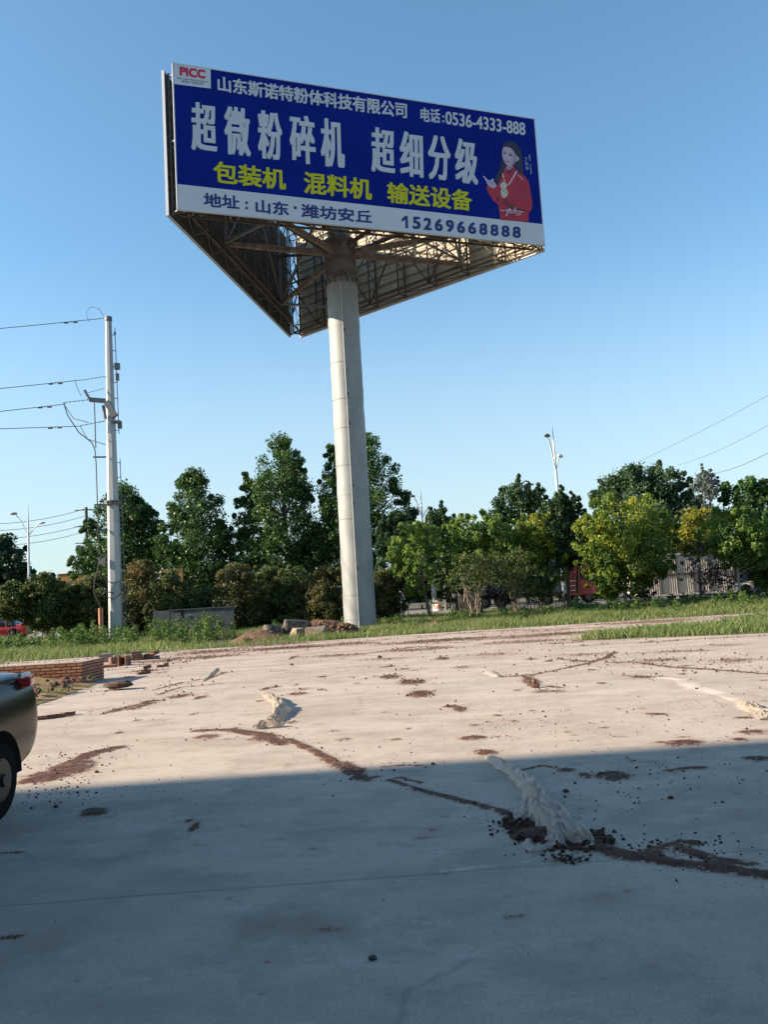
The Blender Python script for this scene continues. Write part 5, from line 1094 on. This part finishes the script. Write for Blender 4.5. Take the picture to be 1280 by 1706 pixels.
# ochre hoarding walls beyond the trees
for (x0,x1,py,dep,lab) in ((97,168,958,92,'ochre orange wall behind the hedge left of the utility pole'),(268,304,951,75,'ochre orange wall between the utility pole tree and the next dark tree')):
    a=at(x0,py,depth=dep); b_=at(x1,py,depth=dep); r=empty('ochre_wall',(a.x,dep,.3),lab,'wall'); L=b_.x-a.x; hh=a.z-.3
    s=MB(); s.box((L/2,0,hh/2),(L,.25,hh)); s.build('panel',mat('ochre',(.40,.20,.05),.85,(.50,.27,.08),2),r)
    s=MB(); s.box((L/2,0,hh+.06),(L+.1,.35,.12)); s.build('coping',mat('ochre_dark',(.22,.12,.05),.85),r)
# ---------------------------------------------------------------- plastic sheets
def plasticmat(name,c,alpha,trans=.5):
    m=bpy.data.materials.new(name); m.use_nodes=True; t=m.node_tree; L=t.links.new; p=t.nodes['Principled BSDF']; p.inputs['Base Color'].default_value=(*c,1); p.inputs['Roughness'].default_value=.38
    tr=t.nodes.new('ShaderNodeBsdfTranslucent'); tr.inputs[0].default_value=(*c,1); mx=t.nodes.new('ShaderNodeMixShader'); mx.inputs[0].default_value=trans; L(p.outputs[0],mx.inputs[1]); L(tr.outputs[0],mx.inputs[2])
    tp=t.nodes.new('ShaderNodeBsdfTransparent'); m2=t.nodes.new('ShaderNodeMixShader')
    tc=t.nodes.new('ShaderNodeTexCoord'); n=t.nodes.new('ShaderNodeTexNoise'); n.inputs['Scale'].default_value=7; n.inputs['Detail'].default_value=6; L(tc.outputs['Object'],n.inputs[0]); r=t.nodes.new('ShaderNodeMapRange'); r.inputs[1].default_value=.3; r.inputs[2].default_value=.7; r.inputs[3].default_value=alpha-.28; r.inputs[4].default_value=min(1,alpha+.15); L(n.outputs[0],r.inputs[0])
    L(r.outputs[0],m2.inputs[0]); L(tp.outputs[0],m2.inputs[1]); L(mx.outputs[0],m2.inputs[2]); L(m2.outputs[0],t.nodes['Material Output'].inputs[0])
    return m
PLS=plasticmat('plastic_film',(.70,.62,.54),.90,.40); PLD=plasticmat('plastic_film_sunlit',(.44,.38,.31),.95,.3)
def sheet(pts,m,nu=64,nv=150,folds=5,amp=.04,seed=0,arch=.06,mb=None,ends=None):
    """pts: (px,py,width_m,height_m)"""
    rs=np.random.RandomState(seed); G_=[(at(a,b_,0),w,h) for (a,b_,w,h) in pts]; n=len(G_)
    ts=np.linspace(0,n-1,nv); xs=np.interp(ts,range(n),[g_[0].x for g_ in G_]); ys=np.interp(ts,range(n),[g_[0].y for g_ in G_]); ws=np.interp(ts,range(n),[g_[1] for g_ in G_]); hs=np.interp(ts,range(n),[g_[2] for g_ in G_])
    k=7; ker=np.ones(k)/k; sm=lambda a:np.convolve(np.pad(a,(k//2,k//2),mode='edge'),ker,mode='valid'); xs,ys,ws,hs=map(sm,(xs,ys,ws,hs))
    dx=np.gradient(xs); dy=np.gradient(ys); L=np.hypot(dx,dy)+1e-9; nx,ny=-dy/L,dx/L; s_=np.concatenate([[0],np.cumsum(np.hypot(np.diff(xs),np.diff(ys)))])
    u=np.linspace(-1,1,nu); U,Sg=np.meshgrid(u,s_)
    wob=.25*(fbm(Sg*2.2+seed,np.zeros_like(Sg)+seed,3)-.5); edge=1+.35*(fbm(Sg*5+seed*3,np.sign(U)*3+seed,3)-.5)
    lat=U*ws[:,None]*.5*edge+wob*ws[:,None]
    Uw=U*ws[:,None]*.5+.06*(fbm(Sg*5+seed,U*2,3)-.5)*2
    def ridge(a_,b__): n_=fbm(a_,b__,3); return (1-np.abs(2.1*n_-1.0))**3
    fq=1.0/np.maximum(.05,ws[:,None])
    fold=.75*ridge(Sg*1.6+seed,Uw*15+seed*2)+.5*ridge(Sg*3+seed*3,Uw*34)+.22*ridge(Sg*22,Uw*40+seed)
    env=np.clip(1-np.abs(U)**3,0,1)
    z=.55*hs[:,None]*np.clip(1-np.abs(U)**1.8,0,1)*(.45+.9*fbm(Sg*5+seed,U*1.5,3))+amp*1.1*fold*(.25+.75*env)*np.clip(ws[:,None]/.2,.3,1)
    lat=lat*(1-.25*ridge(Sg*4+seed,U*0+seed))
    X_=xs[:,None]+nx[:,None]*lat; Y_=ys[:,None]+ny[:,None]*lat; ii=np.arange(X_.size).reshape(X_.shape)
    return np.stack([X_,Y_,z+.004],-1).reshape(-1,3),np.stack([ii[:-1,:-1],ii[:-1,1:],ii[1:,1:],ii[1:,:-1]],-1).reshape(-1,4)
def sheets(name,parts,m,label,group=None):
    Vs=[];Fs=[];b_=0
    for a in parts:
        v,f=a; Vs.append(v); Fs.append(f+b_); b_+=len(v)
    o=npmesh(name,np.concatenate(Vs),np.concatenate(Fs),m,smooth=True); return tag(o,label,'plastic sheet',group)
sheets('plastic_sheet',[sheet([(810,1264,.05,.02),(820,1270,.10,.06),(845,1285,.13,.09),(872,1305,.15,.11),(890,1325,.18,.13),(903,1345,.26,.14),(918,1365,.34,.12),(938,1385,.34,.09),(960,1403,.26,.05),(978,1412,.10,.02)],PLS,folds=6,amp=.06,seed=2,nu=60,nv=140),
    sheet([(893,1328,.10,.12),(886,1345,.20,.10),(880,1362,.26,.05),(874,1374,.20,.01)],PLS,folds=5,amp=.03,seed=5),
    sheet([(905,1350,.08,.14),(900,1370,.10,.10),(897,1386,.04,.02)],PLS,folds=3,amp=.03,seed=6),
    sheet([(930,1372,.12,.12),(932,1395,.16,.10),(934,1415,.12,.02)],PLS,folds=5,amp=.04,seed=7),
    sheet([(884,1398,.06,.02),(878,1410,.08,.03),(890,1419,.08,.03),(912,1414,.07,.04),(932,1402,.10,.06)],PLS,folds=3,amp=.02,seed=8),
    sheet([(950,1385,.14,.08),(972,1395,.12,.07),(984,1406,.08,.04),(978,1416,.05,.01)],PLS,folds=4,amp=.03,seed=9)],PLS,'long crumpled translucent plastic sheet lying across the mud in the shade')
sheets('plastic_sheet',[sheet([(437,1156,.08,.02),(447,1163,.18,.07),(462,1172,.24,.10),(470,1184,.25,.12),(462,1196,.22,.10),(450,1206,.18,.06)],PLD,folds=4,amp=.06,seed=12),
    sheet([(424,1216,.14,.03),(440,1213,.22,.08),(455,1212,.24,.08),(474,1211,.14,.04)],PLD,folds=4,amp=.05,seed=14)],PLD,'twisted cream coloured plastic sheet lying in the sun left of centre')
sheets('plastic_sheet',[sheet([(361,1113,.10,.01),(357,1120,.14,.03),(346,1130,.12,.03),(338,1136,.08,.01)],PLD,folds=3,amp=.03,seed=22,nv=40,nu=20)],PLD,'small thin strip of cream plastic curling near the left far side of the yard')
sheets('plastic_sheet',[sheet([(1225,1168,.08,.01),(1250,1178,.22,.03),(1266,1188,.30,.04),(1290,1200,.3,.03)],PLD,folds=5,amp=.04,seed=31),],PLD,'pale plaster coated plastic scrap cut by the right edge of the photo')
sheets('plastic_sheet',[sheet([(808,1118,.10,.02),(820,1121,.16,.04),(834,1127,.08,.02)],PLD,folds=3,amp=.02,seed=35,nv=40,nu=20)],PLD,'tiny pale plastic scrap at the left end of the long mud crack')
# soil lumps under the plastic
P=[];r_=[]
for (px,py,n,sx_,sy_,rr0) in ((858,1374,46,14,7,.022),(895,1388,60,16,10,.026),(945,1404,50,20,9,.028),(990,1393,30,12,5,.022),(945,1432,16,16,3,.02),(975,1410,30,14,6,.022)):
    for i in range(n*2): p=at(random.gauss(px,sx_),random.gauss(py,sy_),0); P.append((p.x,p.y,random.uniform(0,.02))); r_.append(.55*rr0*math.exp(random.gauss(0,.4)))
rocks('mud_clods',np.array(P),np.array(r_),M['soil'],'dark mud clods piled under the long plastic sheet','mud clods',6)
for (px,py,rx,h,seed) in ((898,1392,.20,.05,4),(960,1402,.22,.045,6)):
    p=at(px,py,0); n=40; xs=np.linspace(-1.1,1.1,n); X_,Y_=np.meshgrid(xs,xs); r=np.hypot(X_,Y_); Z_=h*np.clip(1-r**1.5,-.1,1)*(.6+.8*fbm(X_*3+seed,Y_*3,4))+.2*h*fbm(X_*10,Y_*10+seed,2)*np.clip(1.1-r,0,1)
    ii=np.arange(X_.size).reshape(X_.shape); o=npmesh('mud_lump',np.stack([X_*rx,Y_*rx*.8,Z_-.003],-1).reshape(-1,3),np.stack([ii[:-1,:-1],ii[:-1,1:],ii[1:,1:],ii[1:,:-1]],-1).reshape(-1,4),M['soil'],smooth=True); o.location=(p.x,p.y,0); tag(o,'dark mud lump under the plastic sheet, '+('left one' if seed==4 else 'right one'),'mud')
# ---------------------------------------------------------------- building behind the camera whose roof shades the yard
wl=mat('building_render',(.30,.29,.27),.85,(.36,.35,.32),1.2)
w0=None
def block(loc,x0,x1,dep,BH,floors,label,rz):
    global w0,pn
    bl=empty('office_building',loc,label,'building',rz=rz)
    s=MB(); s.box(((x0+x1)/2,-dep/2-.02,BH/2-.1),(x1-x0,dep,BH-.2)); s.build('wall',wl,bl)
    s=MB(); s.box(((x0+x1)/2,-dep/2,BH-.08),(x1-x0+.1,dep+.1,.16)); s.build('roof',M['concwall'],bl)
    n=int((x1-x0-2)/4.2); 
    for fl in range(floors):
        for i in range(n):
            x=x0+2.6+i*4.2; z=1.2+fl*4.0
            if w0 is None:
                s=MB(); s.box((0,.03,.9),(2.0,.08,.06)); s.box((0,.03,1.82),(2.12,.1,.08)); s.box((0,.03,-.02),(2.2,.2,.08)); s.box((-1.02,.03,.9),(.06,.1,1.76)); s.box((1.02,.03,.9),(.06,.1,1.76)); w0=s.build('window',M['concwall'],bl); s=MB(); s.box((0,.01,.9),(1.96,.02,1.74)); pn=s.build('pane',M['glassdk'],w0); w0.location=(x,0,z)
            else:
                w=w0.copy(); col.objects.link(w); w.parent=bl; w.location=(x,0,z); p_=pn.copy(); col.objects.link(p_); p_.parent=w
block((0,5.38,0),-72,-14,14,20.0,4,'long office wing left of the photographer whose roof shades the yard',R(2.3))
block((0,-1.0,0),-13,12,12,17.0,4,'plain office block standing right behind the photographer',0)
